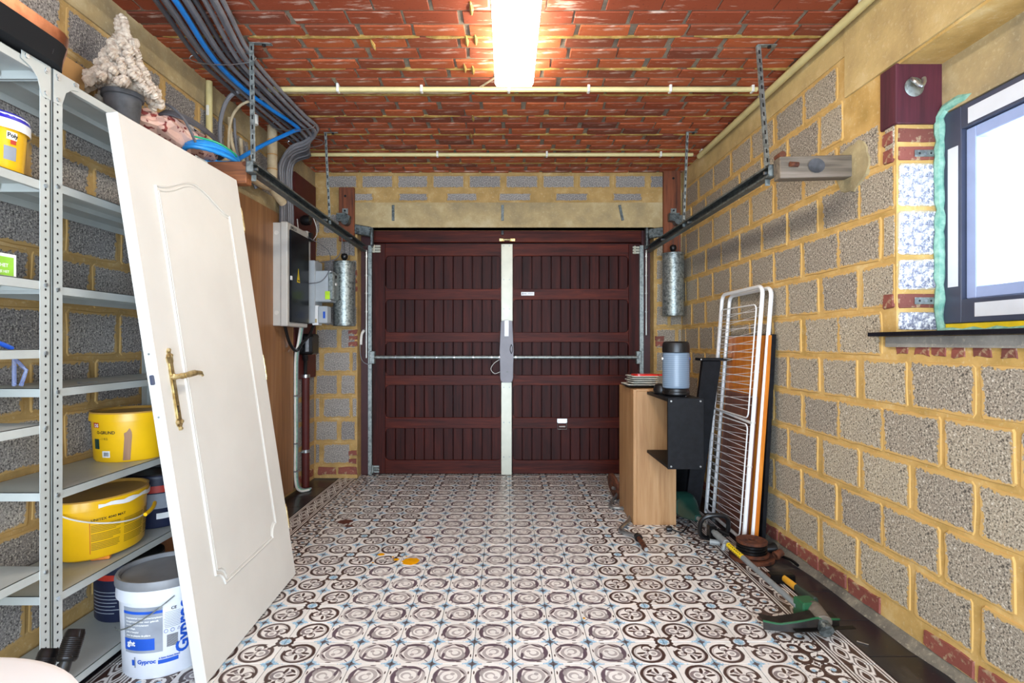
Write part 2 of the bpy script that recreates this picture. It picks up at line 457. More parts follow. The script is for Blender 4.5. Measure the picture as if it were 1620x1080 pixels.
# ------------------------------------------------------------ materials
MORT = 'c69f5c'
m_mort = M_mortar('yellow mortar', 'aa8948', 'c7a15e', 'd8bb80')
m_mortL = M_mortar('yellow mortar left', '9c7f4c', 'b5935a', 'c9ae7c')
m_block = M_block('concrete block', 'b6a88e', '94897a', MORT, edge=.05)
m_blockG = M_block('grey concrete block', 'a29b93', '837e7b', 'b5935a', edge=.05)
m_blockW = M_block('block tinted with window light', '9a9dac', '86899a', 'b5a685', speck='3a3f55', white=.3, edge=.03)  # reveal blocks: bluish white glare of the window painted into the concrete colour
m_conc = M_mortar('smeared concrete', '8f8062', 'b29c70', 'cbbb93', 4)
m_concR = M_mortar('ochre smeared lintel', 'a98f5e', 'c8ac72', 'dcc898', 4)
m_cement = M_mortar('grey cement', '78746d', '908b82', 'a8a195', 6)
m_brickC = M_brick('ceiling brick', '8a3c1e', 'b2582c', '6e3422', 'd9c0ae', .61)
m_brickW = M_brick('old red brick', '7a4036', '8c4c3e', '66382f', 'b3a07c', .60, 1)
m_jointC = M_mortar('grey ceiling joint', '6a6155', '857a69', 'a3967a', 10)
m_ridge = M_mortar('ochre mortar ridge', '7d6231', 'a4823f', 'b9995a', 14)
m_ring, m_scroll, m_border, m_strip, m_black = M_ringtile(), M_scrolltile(), M_bordertile(), M_striptile(), M_blacktile()
m_grout = M_plain('dark grout', '57524b', .9)
m_mah = M_wood('dark mahogany stained wood', '200806', '38110c', 'z', .55, 20, '4c1b12', 0, .16)
m_mahx = M_wood('mahogany stained rail', '2b0b07', '4a180e', 'x', .52, 20, '642612', 0, .14)
m_jamb = M_plain('oxblood painted jamb', '3c1214', .5)
m_oak = M_wood('oak veneer', '966b40', 'ab8154', 'z', .55, 14, 'b99166', 0, .04)
m_post = M_wood('red brown post', '43200f', '7a4022', 'z', .6, 16, '8a4c2a')
m_beam = M_wood('rough brown beam', '57301c', '8c5430', 'x', .6, 16, '9b6238')
m_beamg = M_wood('weathered grey beam', '3d352d', '6b6052', 'x', .7, 14, '84776a')
m_panel = M_wood('brown plywood', '7a5233', '986b44', 'z', .5, 7, 'ab7f55', .1, .03)
m_pine = M_wood('orange lacquered pine', 'a85412', 'cf7a22', 'z', .3, 12, 'e09a45', .3, .05)
m_walnut = M_wood('brown laminate board', '5a3626', '74493a', 'z', .35, 8, '845746', .2, .05)
m_red = M_plain('oxblood painted board', '521714', .6, var=.1)
m_galv = M_galv('galvanised steel')
m_galvd = M_galv('dark galvanised rail', '4a5050', '767d7c', .45)
m_steel = M_plain('light grey enamelled steel', 'b9bdb8', .42, .1, var=.06, scale=5, bmp=.05)
m_chrome = M_plain('zinc plated steel', 'b8bdc0', .28, .9, var=.1)
m_dark = M_plain('black plastic', '121214', .38, var=.25)
m_blk = M_plain('black laminate', '0e0f13', .5, var=.3, scale=30)
m_iron = M_plain('oiled black iron', '1c1a1a', .32, .6, var=.3)
m_rust = M_plain('rusty iron', '6b3a20', .8, .25, c2='3e2117', scale=30, bmp=.5)
m_brass = M_plain('aged brass', 'd9c592', .3, .7, c2='9a8050', scale=40)
m_white = M_plain('white satin paint', 'd8d6cf', .35, var=.03, scale=3, bmp=.03)
m_whitepl = M_plain('white plastic', 'e8e8e6', .3, var=.03)
m_alu = M_plain('brushed aluminium cover', 'b5b3a2', .4, .35, var=.05)
m_opener = M_plain('grey opener housing', '85838a', .45, var=.05)
m_cable = M_plain('grey cable', '77767a', .45, var=.12)
m_cabled = M_plain('dark grey cable', '4f4e52', .45, var=.12)
m_bluec = M_plain('blue conduit', '1577c8', .4, var=.1)
m_blueh = M_plain('blue corrugated hose', '2a8fd8', .4, var=.1)
m_green = M_plain('green wire', '1fa070', .4)
m_cream = M_plain('cream pvc pipe', 'cfc088', .4, var=.06)
m_clip = M_plain('white clip', 'dcdad2', .5)
m_duct = M_plain('taped tan pipe', 'a99474', .6, c2='c9b896', scale=14)
m_box = M_plain('light grey enclosure', 'c9c7c0', .4, var=.03)
m_meter = M_plain('cool grey meter case', 'aab0b4', .4, var=.04)
m_smoke, nt, b = newmat('smoked glass cover'); b.inputs['Roughness'].default_value = .25; b.inputs['Specular IOR Level'].default_value = .12
nt.links.new(ramp(nt, noise(nt, ocoord(nt), 8), [(.4, '101216'), (.7, '1b1d22')]), b.inputs['Base Color'])
m_yellow = M_plain('yellow plastic', 'e8b411', .33, var=.04)
m_yellowd = M_plain('translucent lid', 'b98a3c', .35, var=.08)
m_lime = M_plain('lime sticker', 'b8e020', .5)
m_warn = M_plain('warning yellow', 'e8c818', .5)
m_ink = M_plain('black ink', '1d1b1a', .6)
m_inky = M_plain('fine print grey on yellow', '8d7418', .6, c2='b8920f', scale=400)
m_bluei = M_plain('royal blue print', '1450b8', .5)
m_navy = M_plain('navy label', '161d38', .45)
m_redp = M_plain('red label', 'b83020', .45)
m_greyl = M_plain('grey label print', '8e949e', .5)
m_lidg = M_plain('grey lid', '7b7d80', .4, var=.1)
m_wbucket = M_plain('white bucket', 'd9dce4', .35, var=.03)
m_copper = M_plain('brushed copper', 'c98a68', .3, .9, c2='a86a4c', scale=20)
m_felt = M_plain('black felt', '08080a', .95)
m_card = M_plain('brown cardboard', 'b38a55', .8, var=.06)
m_wool = M_plain('beige chenille', 'd8cbb8', .95, c2='b29d8a', scale=60, bmp=.8)
m_pot = M_plain('dusty black pot', '2c2d30', .6, c2='5a5b5e', scale=12)
m_frame = M_plain('anthracite window frame', '3f4558', .4, var=.06)
m_film = M_plain('white protective film', 'dfe4ea', .4, var=.03)
m_foam = M_plain('green expanding foam', '9cc8b4', .7, c2='6aa592', scale=40, bmp=.8)
m_slate = M_plain('black stone sill', '17181f', .25, var=.2)
m_purple = M_wood('oxblood block of wood', '3d1420', '5a2230', 'z', .6, 14)
m_teal = M_plain('dark green plastic', '123c34', .4, var=.15)
m_gtrim = M_plain('green gear housing', '1c5634', .45, var=.2)
m_guard = M_plain('dirty dark plastic guard', '241f1d', .5, c2='3c332c', scale=20)
m_greyp = M_plain('grey painted shaft', '7f8484', .45, var=.12)
m_hyel = M_plain('yellow fibreglass grip', 'd69c2c', .45)
m_hgrn = M_plain('olive rubber grip', '2f3a30', .6)
m_tran, nt, b = newmat('frosted blue plastic')
b.inputs['Base Color'].default_value = lin('8ea6c2'); b.inputs['Roughness'].default_value = .35; b.inputs['Transmission Weight'].default_value = .25
wv = nd(nt, 'TexWave', {'Vector': ocoord(nt), 'Scale': 26.0, 'Distortion': .3}, wave_type='BANDS', bands_direction='Z')
nt.links.new(ramp(nt, wv.outputs[0], [(.2, '75889c'), (.9, '8a9fb4')]), b.inputs['Base Color'])
m_clear, nt, b = newmat('clear bluish plastic')
b.inputs['Base Color'].default_value = lin('b8c4f0'); b.inputs['Roughness'].default_value = .15; b.inputs['Transmission Weight'].default_value = .75; b.inputs['IOR'].default_value = 1.3
m_glass, nt, b = newmat('window glass')
b.inputs['Base Color'].default_value = (1, 1, 1, 1); b.inputs['Roughness'].default_value = .0; b.inputs['Transmission Weight'].default_value = 1; b.inputs['IOR'].default_value = 1.01
m_lamp = M_emit('lit diffuser', (1.0, .95, .83), 32)
m_stain = M_plain('wet yellow paint', 'f0a808', .25)
m_rstain = M_plain('rust brown stain', '5a2418', .5)
m_redm = M_plain('red melamine', 'd8261c', .25)
m_plate = M_plain('grey white stoneware', 'd8d9cf', .3)
m_pink = M_plain('pink printed bag', 'e2b8a8', .5, c2='b56a60', scale=30, bmp=.3)
m_bag, nt, b = newmat('pink bag with dark red flecks')
v = ocoord(nt); cc = mixc(nt, X(nt, noise(nt, v, 34, 1)).gt(.62, .01), 'dfb7a6', '8a3c38'); nt.links.new(cc, b.inputs['Base Color']); b.inputs['Roughness'].default_value = .4
bump(nt, b, noise(nt, v, 12, 3), .6, .01)
for q_ in (m_mah, m_mahx, m_blk): q_.node_tree.nodes['Principled BSDF'].inputs['Specular IOR Level'].default_value = .2
# ------------------------------------------------------------ the room
def XR(y): return 1.556 + .019 * (4.876 - y)
def XL(y): return -1.712 - .016 * (4.876 - y)
YB, ZC = 4.876, 2.719
YF = -1.5
def fR(u, v, d): return Vector((XR(u) - d, u, v))
def fL(u, v, d): return Vector((XL(u) + d, u, v))
def fB(u, v, d): return Vector((u, YB - d, v))
def slab(bm, fn, u0, u1, v0, v1, d0, d1, mi=0):
    P = [fn(u, v, d) for d in (d0, d1) for (u, v) in ((u0, v0), (u1, v0), (u1, v1), (u0, v1))]
    V = [bm.verts.new(p) for p in P]
    for f in ((0, 3, 2, 1), (4, 5, 6, 7), (0, 1, 5, 4), (1, 2, 6, 5), (2, 3, 7, 6), (3, 0, 4, 7)):
        g = bm.faces.new([V[i] for i in f]); g.material_index = mi
def chunk(name, parent, fn, u0, u1, v0, v1, depth, mat, jit=.004, cham=.005, step=.07):
    """one block / brick: ragged outline, chamfered rim, own mesh"""
    bm = NB(); w = u1 - u0; h = v1 - v0
    out = []
    def side(a, b):
        L = math.hypot(b[0] - a[0], b[1] - a[1]); n = max(1, int(L / step))
        for k in range(n):
            t = (k + (0 if k == 0 else rr(-.2, .2))) / n
            out.append((a[0] + (b[0] - a[0]) * t + rr(-jit, jit), a[1] + (b[1] - a[1]) * t + rr(-jit, jit)))
    c = min(w, h) * .06
    P = [(u0 + c, v0), (u1 - c, v0), (u1, v0 + c), (u1, v1 - c), (u1 - c, v1), (u0 + c, v1), (u0, v1 - c), (u0, v0 + c)]
    for i in range(8): side(P[i], P[(i + 1) % 8])
    uc, vc = (u0 + u1) / 2, (v0 + v1) / 2
    lay = bm.loops.layers.uv.new('UVMap')
    A, B, UA = [], [], []
    for (u, v) in out:
        A.append(bm.verts.new(fn(u, v, -.003)))
        iu = u + (uc - u) / abs(w / 2) * cham; iv = v + (vc - v) / abs(h / 2) * cham
        B.append(bm.verts.new(fn(iu, iv, depth + rr(-.0008, .0008)))); UA.append(((u, v), (iu, iv)))
    n = len(out)
    f = bm.faces.new(B)
    for l, q in zip(f.loops, UA): l[lay].uv = ((q[1][0] - u0) / w, (q[1][1] - v0) / h)
    for k in range(n):
        k2 = (k + 1) % n
        f = bm.faces.new((A[k], A[k2], B[k2], B[k]))
        for l, q in zip(f.loops, (UA[k][0], UA[k2][0], UA[k2][1], UA[k][1])): l[lay].uv = ((q[0] - u0) / w, (q[1] - v0) / h)
    c0 = fn(uc, vc, depth)
    bmesh.ops.recalc_face_normals(bm, faces=bm.faces)
    nrm = fn(uc, vc, 1) - fn(uc, vc, 0); bm.faces.ensure_lookup_table()
    if bm.faces[0].normal.dot(nrm) < 0: bmesh.ops.reverse_faces(bm, faces=bm.faces)
    return done(name, bm, mat, parent, smooth=0, recalc=False, origin=tuple(c0))
def courses(parent, fn, u0, u1, zs, L, phase, mat, holes=(), gap=.013, depth=.0045):
    for c, (z0, z1) in enumerate(zs):
        ph = phase if c % 2 == 0 else phase + L / 2
        k = math.floor((u0 - ph) / L)
        while ph + k * L < u1:
            a = ph + k * L + rr(-.012, .012); b = ph + (k + 1) * L + rr(-.012, .012); k += 1
            a = max(a, u0); b = min(b, u1)
            segs = [(a, b)]
            for (h0, h1, w0, w1) in holes:
                if z1 > w0 + .03 and z0 < w1 - .03:
                    ns = []
                    for s, e in segs:
                        if e <= h0 or s >= h1: ns.append((s, e))
                        else:
                            if s < h0: ns.append((s, h0))
                            if e > h1: ns.append((h1, e))
                    segs = ns
            for s, e in segs:
                if e - s > .07: chunk('concrete_block', parent, fn, s + gap / 2, e - gap / 2, z0 + gap / 2, z1 - gap / 2, depth + rr(-.002, .002), mat)
ZJ = [.116 + .204 * k for k in range(13)]
ZS = [(ZJ[k], ZJ[k + 1]) for k in range(11)] + [(2.36, 2.55)]
# floor -------------------------------------------------------
bm = NB(); box(bm, (-2.2, YF, -.12), (2.2, 5.3, -.0035)); floor = done('floor', bm, m_grout, smooth=0); floor['kind'] = 'structure'
T = .1516; X0 = .0215; Y0 = 2.05
def tile_mesh(name, w, l, mat):
    bm = NB(); g = .0012; c = .0012
    o = [(-w / 2 + g, -l / 2 + g), (w / 2 - g, -l / 2 + g), (w / 2 - g, l / 2 - g), (-w / 2 + g, l / 2 - g)]
    i = [(-w / 2 + g + c, -l / 2 + g + c), (w / 2 - g - c, -l / 2 + g + c), (w / 2 - g - c, l / 2 - g - c), (-w / 2 + g + c, l / 2 - g - c)]
    A = [bm.verts.new((x, y, -.008)) for x, y in o]; B = [bm.verts.new((x, y, -c)) for x, y in o]; C = [bm.verts.new((x, y, 0)) for x, y in i]
    lay = bm.loops.layers.uv.new('UVMap')
    fs = [bm.faces.new(C)]
    for k in range(4):
        fs.append(bm.faces.new((B[k], B[(k + 1) % 4], C[(k + 1) % 4], C[k]))); fs.append(bm.faces.new((A[k], A[(k + 1) % 4], B[(k + 1) % 4], B[k])))
    for f in fs:
        for lp in f.loops: lp[lay].uv = ((lp.vert.co.x + w / 2) / w, (lp.vert.co.y + l / 2) / l)
    me = bpy.data.meshes.new(name); bm.to_mesh(me); bm.free(); me.materials.append(mat); return me
tm = {'ring': tile_mesh('tile_ring', T, T, m_ring), 'scroll': tile_mesh('tile_scroll', T, T, m_scroll), 'border': tile_mesh('tile_border', T, T, m_border), 'strip': tile_mesh('tile_strip', T, T, m_strip)}
cells = []
for k in range(-11, 20):
    yc = Y0 + (k + .5) * T
    for j in range(-10, 9):
        if j in (-10, 8): kind, rot = 'strip', 0 if j == 8 else 2
        elif j in (-9, 7): kind, rot = 'border', (k % 2) * 2 + (0 if j < 0 else 1)
        else:
            lo = -4 if k >= 6 else -5
            if lo <= j <= 2 and k < 16: kind = 'scroll'; rot = [[0, 1], [3, 2]][k % 2][j % 2]
            else:
                kind = 'ring'
                fx = j if j % 2 == 0 else j + 1; fy = k if k % 2 == 1 else k + 1    # corner where the flower sits
                rot = {(0, 0): 0, (1, 0): 1, (1, 1): 2, (0, 1): 3}[(fx - j, fy - k)]
        cells.append((yc, X0 + (j + .5) * T, kind, rot))
# nearest ones in view become single pieces, the rest of the field one joined part
vis = lambda c: c[0] > 1.75 and abs(c[1]) < c[0] * .97
single = sorted([c for c in cells if vis(c) and c[2] in ('ring', 'scroll')], key=lambda c: c[0])[:292]
sset = set((c[0], c[1]) for c in single)
for (y, x, kind, rot) in single:
    o = bpy.data.objects.new('patterned_tile', tm[kind]); COL.objects.link(o); o.parent = floor
    o.location = (x, y, rr(-.0004, .0004)); o.rotation_euler = (rr(-.002, .002), rr(-.002, .002), rot * PI / 2)
for (y, x, kind, rot) in cells:
    if kind in ('border', 'strip') and vis((y, x)):
        o = bpy.data.objects.new('border_tile' if kind == 'border' else 'edge_tile', tm[kind]); COL.objects.link(o); o.parent = floor
        o.location = (x, y, rr(-.0004, .0004)); o.rotation_euler = (0, 0, rot * PI / 2)
rest = NB()
for (y, x, kind, rot) in cells:
    if (y, x) in sset or (kind in ('border', 'strip') and vis((y, x))): continue
    b2 = NB(); b2.from_mesh(tm[kind]); n0 = len(rest.verts)
    b2.transform(Matrix.Translation((x, y, 0)) @ Matrix.Rotation(rot * PI / 2, 4, 'Z'))
    me = bpy.data.meshes.new('x'); b2.to_mesh(me); b2.free(); nf = len(rest.faces); rest.from_mesh(me); bpy.data.meshes.remove(me)
    rest.faces.ensure_lookup_table(); mi = ('ring', 'scroll', 'border', 'strip').index(kind)
    for f in rest.faces[nf:]: f.material_index = mi
done('far_floor_tiles', rest, [m_ring, m_scroll, m_border, m_strip], floor, smooth=0, kind='stuff', recalc=False)
for side in (0, 1):
    for k in range(-6, 11):
        ya, yb = 2.099 + k * .2735, 2.099 + (k + 1) * .2735
        if side and yb > YB: yb = YB
        if yb > 4.80: yb = 4.80 if side == 0 else YB
        if yb - ya < .03: continue
        bm = NB(); g = .0015
        if side == 0: xa, xb = X0 - 10 * T, None; x0_, x1_ = XL((ya + yb) / 2) - .01, xa
        else: x0_, x1_ = X0 + 9 * T, XR((ya + yb) / 2) + .01
        box(bm, (x0_, ya + g, -.01), (x1_ - (g if side == 0 else -0), yb - g, rr(-.0005, .0003)), .001)
        done('black_floor_tile', bm, m_black, floor, smooth=0)
# walls --------------------------------------------------------
WO = (.95, 2.262, 1.243, 2.34)     # window opening: u0,u1,v0,v1
bm = NB()
slab(bm, fR, YF, WO[0], 0, ZC, 0, -.32); slab(bm, fR, WO[1], 5.25, 0, ZC, 0, -.32)
slab(bm, fR, WO[0], WO[1], 0, WO[2], 0, -.32); slab(bm, fR, WO[0], WO[1], WO[3], ZC, 0, -.32)
wr = done('wall_right', bm, m_mort, smooth=0); wr['kind'] = 'structure'
courses(wr, fR, .7, YB, ZS, .305, 2.79, m_block, holes=[(WO[0], WO[1] + .0, 1.13, 3), (WO[0] - .2, 2.60, 2.3, 3)])
u = 1.0
while u < 4.8:
    L = rr(.19, .24)
    if not 2.02 < u < 2.2: chunk('red_brick', wr, fR, u, u + L - .012, .035, .104, .007, m_brickW, .005, .004, .05)
    u += L
u = .99
while u < 2.3:      # header bricks under the sill
    L = rr(.055, .085); v0 = 1.140 + rr(0, .012); chunk('red_brick', wr, fR, u, u + L, v0, rr(1.185, 1.205), .004, m_brickW, .006, .003, .03); u += L + rr(.012, .05)
bm = NB(); slab(bm, fR, 1.0, 2.31, 1.182, 1.224, .0, .012); done('cement_bed', bm, m_cement, wr, smooth=0)
# plaster cove at the foot and the smeared concrete beam along the top
bm = NB()
for i in range(24):
    ua, ub = .8 + i * .168, .8 + (i + 1) * .168
    w_ = .03 + .012 * math.sin(i * 1.7); V = [bm.verts.new(p) for p in (fR(ua, .034, 0), fR(ub, .034, 0), fR(ub, .0, w_), fR(ua, .0, w_))]
    bm.faces.new(V)
bmesh.ops.remove_doubles(bm, verts=bm.verts, dist=.02); done('cement_cove', bm, M_mortar('dirty cement cove', '4f4a42', '6f685b', '8f8671', 9), wr)
bm = NB(); slab(bm, fR, .7, 2.585, 2.352, 2.715, .0, .010); slab(bm, fR, 2.585, YB, 2.553, 2.715, .0, .006)
done('concrete_lintel', bm, m_concR, wr, smooth=0)
bm = NB(); rs = random.Random(4); V = [bm.verts.new(fR(2.535 + .125 * rs.uniform(.85, 1.1) * math.cos(q), 2.01 + .118 * rs.uniform(.88, 1.08) * math.sin(q), .0)) for q in [2 * PI * k / 22 for k in range(22)]]
fc = bm.faces.new(V); g = bmesh.ops.extrude_face_region(bm, geom=[fc]); vv = [e for e in g['geom'] if isinstance(e, bmesh.types.BMVert)]
for v_ in vv: v_.co = Vector((XR(2.535) - .0095 + rs.uniform(-.001, .001), 2.535 + (v_.co.y - 2.535) * .94, 2.01 + (v_.co.z - 2.01) * .94))
done('mortar_patch', bm, M_mortar('tan mortar patch', '8d7f5e', 'a89870', 'bfae84', 8), wr, smooth=0)
# window reveal pieces
def fV(u, v, d): return Vector((u, WO[1] - d, v))
xr0 = XR(WO[1]) + .004
for v0, v1, mt, nm in ((1.249, 1.330, m_blockW, 'concrete_block'), (1.343, 1.405, m_brickW, 'red_brick'), (1.418, 1.545, m_blockW, 'concrete_block'), (1.559, 1.745, m_blockW, 'concrete_block'), (1.760, 1.940, m_blockW, 'concrete_block'), (1.951, 2.012, m_brickW, 'red_brick'), (2.025, 2.085, m_brickW, 'red_brick')):
    chunk(nm, wr, fV, xr0, xr0 + .19, v0, v1, .004, mt, .003, .004)
for v0, v1 in ((1.343, 1.405), (1.951, 2.012), (2.025, 2.085)): chunk('red_brick', wr, fR, 2.272, 2.335, v0, v1, .009, m_brickW, .004)
bm = NB(); box(bm, (XR(2.3) - .012, 2.246, 2.098), (xr0 + .215, 2.345, 2.345), .004); done('painted_wood_block', bm, m_purple, wr, smooth=0)
bm = NB(); box(bm, (xr0 + .17, WO[0], 2.132), (xr0 + .26, 2.245, 2.345)); done('outer_lintel', bm, m_conc, wr, smooth=0)
# left wall
bm = NB(); slab(bm, fL, YF, YB + .35, 0, ZC, 0, -.25); wl = done('wall_left', bm, m_mortL, smooth=0); wl['kind'] = 'structure'
courses(wl, fL, .75, YB, ZS, .305, 2.62, m_blockG)
bm = NB(); slab(bm, fL, .75, YB, 2.553, 2.715, 0, .008); slab(bm, fL, 3.3, 4.36, 2.17, 2.27, 0, .010); done('concrete_band', bm, m_conc, wl, smooth=0)
u = 3.2
while u < 4.8:
    L = rr(.19, .22); chunk('red_brick', wl, fL, u, u + L - .012, .03, .10, .008, m_brickW, .005); u += L
# wall with the garage door
OX0, OX1, OZ = -1.33, 1.305, 2.225
bm = NB()
for a, b_, z0, z1 in ((-2.1, OX0, 0, ZC), (OX1, 2.1, 0, ZC), (OX0, OX1, OZ, ZC)):
    slab(bm, fB, a, b_, z0, z1, 0, -.34)
wb = done('wall_back', bm, m_mortL, smooth=0); wb['kind'] = 'structure'
def cr(u0, u1, z0, z1, m=m_blockG, nm='concrete_block'): chunk(nm, wb, fB, u0, u1, z0, z1, .006, m)
for k in range(11):
    z0, z1 = ZJ[k] + .012, ZJ[k + 1] - .008
    if k % 2 == 0:
        cr(-1.70, -1.665, z0, z1); cr(-1.635, -1.385, z0, z1)
        if k not in (0,): cr(-1.373, OX0 - .004, z0, z1)
    else:
        cr(-1.70, -1.50, z0, z1); cr(-1.475, -1.345, z0, z1)
    cr(1.325, 1.43 + .07 * (k % 2), z0, z1, m_block); cr(1.45 + .07 * (k % 2), 1.552, z0, z1, m_block)
for v in (.13, .20, 1.17, 1.225, 1.275, 1.66, 1.73, 1.80):
    chunk('red_brick', wb, fB, -1.41, OX0 - .002, v, v + .045, .009, m_brickW, .006)
for v in (1.17, 1.22): chunk('red_brick', wb, fB, 1.318, 1.40, v, v + .045, .009, m_brickW, .006)
for a in (-1.68, -1.50, -1.39): chunk('red_brick', wb, fB, a, a + (.16 if a < -1.45 else .06), .03, .10, .008, m_brickW, .006)
u = -1.62
while u < 1.5:
    L = .29 + rr(-.01, .01)
    cr(u, min(u + L, 1.54), 2.575, 2.69); u += L + .03
u = -1.45
while u < 1.3:
    L = rr(.24, .30)
    cr(u, u + L, 2.462, 2.53); u += L + rr(.12, .22)
bm = NB(); slab(bm, fB, -1.46, 1.46, 2.225, 2.445, 0, .012); slab(bm, fB, OX0, OX1, 2.225, 2.24, 0, -.12); done('concrete_lintel', bm, m_conc, wb, smooth=0)
for px, dx in ((622, .0), (795, 0), (980, .04)):
    p = pw(px, 326, YB - .014); bm = NB(); box(bm, (-.012, -.004, -.14), (.012, .0, 0), .001, at(p.x, p.y, p.z + .01, 0, -dx * 300 / 1, 0)); done('metal_tie', bm, m_galvd, wb)
# wall behind the camera with its wide open doorway
bm = NB()
for a, b_, z0, z1 in ((-2.1, -1.5, 0, ZC), (1.5, 2.1, 0, ZC), (-1.5, 1.5, 2.45, ZC)): box(bm, (a, YF - .25, z0), (b_, YF, z1))
wf = done('wall_front', bm, m_mortL, smooth=0); wf['kind'] = 'structure'
# ceiling -------------------------------------------------------
bm = NB(); box(bm, (-2.3, YF - .25, ZC), (2.3, 5.3, ZC + .2)); ceil = done('ceiling', bm, m_jointC, smooth=0); ceil['kind'] = 'structure'
BP = .1055; BL = .262
def fC(u, v, d): return Vector((u, v, ZC - d))
restc = NB(); cnt = 0
row = 0
for i in range(60):
    v1 = 4.823 + BP - i * BP; v0 = v1 - BP; v1 = min(v1, YB)
    if v1 - v0 < .03: continue
    if v0 < -.9: break
    off = rr(0, BL) if i % 2 else rr(0, .1)
    wide = (i % 2 == 0)
    u = -1.76 - off
    while u < 1.60:
        a, b_ = max(u, -1.76), min(u + BL, 1.64)
        if b_ - a > .05:
            inview = v1 > 2.38 and abs((a + b_) / 2) < v1 * .97
            if inview and cnt < 300:
                chunk('ceiling_brick', ceil, fC, a + .008, b_ - .008, v0 + .011, v1 - .010, .007 + rr(0, .004), m_brickC, .003, .003, .06); cnt += 1
            elif v1 > 2.3:
                box(restc, (a + .007, v0 + .008, ZC - .008), (b_ - .007, v1 - .006, ZC + .001), .002)
            else: box(restc, (a + .007, v0 + .008, ZC - .008), (b_ - .007, v1 - .006, ZC + .001))
        u += BL + rr(-.012, .012)
if len(restc.verts): done('remaining_ceiling_bricks', restc, m_brickC, ceil, smooth=0, kind='stuff')
for i in range(-6, 3):      # squeezed-out mortar between the beams of hollow brick
    y = 2.713 - i * 3 * BP
    if y < 2.2 or y > YB: continue
    x = -1.7
    while x < 1.55:
        L = rr(.3, .9); bm = NB(); P = []; y += rr(-.002, .002); rad = []
        n = max(3, int(L / .05))
        for k in range(n + 1): P.append((x + L * k / n, y + rr(-.003, .003), ZC - .006)); rad.append(rr(.009, .016) if 0 < k < n else .005)
        tube(bm, P, rad, 6, flat=.6); done('mortar_ridge', bm, m_ridge, ceil); x += L + rr(.0, .12)
for (px, py) in ((590, 68 // 1), (745, 10), (738, 62), (752, 60), (735, 105), (748, 108), (748, 185), (745, 212)):
    Y = FX * (ZC - H) / (CY - py); bm = NB(); xx = (px - CX) * Y / FX
    tube(bm, [(xx, Y - .05, ZC - .008), (xx + .003, Y, ZC - .013), (xx, Y + .05, ZC - .008)], [.004, .011, .004], 6); done('mortar_lump', bm, m_ridge, ceil)
# ------------------------------------------------------------ garage door
YD = 5.02
def xd(px, Y=YD): return (px - CX) * Y / FX
def zd(py, Y=YD): return H + (CY - py) * Y / FX
gd = bpy.data.objects.new('door_1', None); COL.objects.link(gd); gd.location = (0, YD, 0); gd['kind'] = 'structure'
bm = NB(); box(bm, (OX0 - .02, YD - .02, 0), (xd(588) - .005, YD + .08, OZ + .02), .003); done('jamb', bm, m_jamb, gd)
bm = NB(); box(bm, (xd(1014), YD - .02, 0), (OX1 + .02, YD + .08, OZ + .02), .003); done('jamb', bm, m_jamb, gd)
bm = NB(); box(bm, (xd(586), YD - .01, zd(383.5)), (xd(1015), YD + .05, OZ + .03), .004); done('head_board', bm, m_mahx, gd)
bm = NB(); box(bm, (OX0, YD + .055, 0), (OX1, YD + .09, OZ + .03)); done('backing_board', bm, m_jamb, gd)
YR = YD - .012
rails = ((386, 405), (457, 474), (525.5, 541), (593, 609), (660, 677), (727, 748.5))
for (sa, sb, pa, pb) in ((590, 610, 588, 795), (994, 1013, 810, 1013)):
    left = sa == 590
    bm = NB(); box(bm, (xd(sa), YR, zd(748.5)), (xd(sb), YD + .03, zd(385.5)), .003); done('stile', bm, m_mah, gd)
    xa, xb = (xd(sb), xd(793)) if left else (xd(811), xd(sa))
    xs = xa if left else xb; sg = 1 if left else -1
    for (ya, yb) in rails:
        bm = NB(); box(bm, (xa, YR, zd(yb)), (xb, YD + .03, zd(ya)), .003)
        for zz, sz in ((zd(yb), -1), (zd(ya), 1)):      # rounded inner corners
            if (ya == 386 and sz == 1) or (ya == 727 and sz == -1): continue
            for xx, sx in ((xs, sg), ((xb if left else xa), -sg)):
                r = .04; pts = [(0, -.003 * sz)] + [(sx * r * (1 - math.sin(t)), sz * r * (1 - math.cos(t))) for t in [k * PI / 2 / 5 for k in range(6)]]
                M_ = Matrix(((1, 0, 0, xx), (0, 0, 1, 0), (0, 1, 0, zz), (0, 0, 0, 1)))
                prism(bm, pts, YR + .002, YD + .02, M_)
        done('rail', bm, m_mahx, gd, smooth=0)
    for i in range(5):
        z1, z0 = zd(rails[i][1]) + .01, zd(rails[i + 1][0]) - .01
        n = 12; w = (xb - xa) / n
        off = rr(-.01, .01)
        for k in range(n):
            a = xa + k * w; bm = NB()
            box(bm, (a + .0022, YD + .010, z0), (a + w - .0022, YD + .03, z1), .004); done('plank', bm, m_mah, gd, smooth=0)
# hardware of the door
YH = YD - .03
dh = thing('aluminium_door_post', 'tall cream aluminium centre strip down the middle of the garage door', 'door hardware', (xd(802), YH, 0))
bm = NB(); box(bm, (xd(793), YH - .01, zd(508, YH)), (xd(811), YR - .001, zd(387)), .002); box(bm, (xd(795), YH - .013, zd(508, YH)), (xd(809), YH - .009, zd(388)), .001); done('upper_cover', bm, m_alu, dh)
bm = NB(); box(bm, (xd(793), YH - .01, .004), (xd(809.5), YR - .001, zd(604)), .002); done('lower_cover', bm, m_alu, dh, label='silver grey lower cover strip')
for py in (390, 443, 489, 612, 667, 721):
    for px in (797, 806):
        bm = NB(); cyl(bm, (xd(px), YH - .016, zd(py)), (xd(px), YH - .009, zd(py)), .006, 8); done('screw', bm, m_galv, dh)
op = thing('door_opener', 'grey plastic motor housing on the centre strip of the garage door', 'door opener', (xd(801.5), YH - .02, zd(605)))
Yo = YH - .075
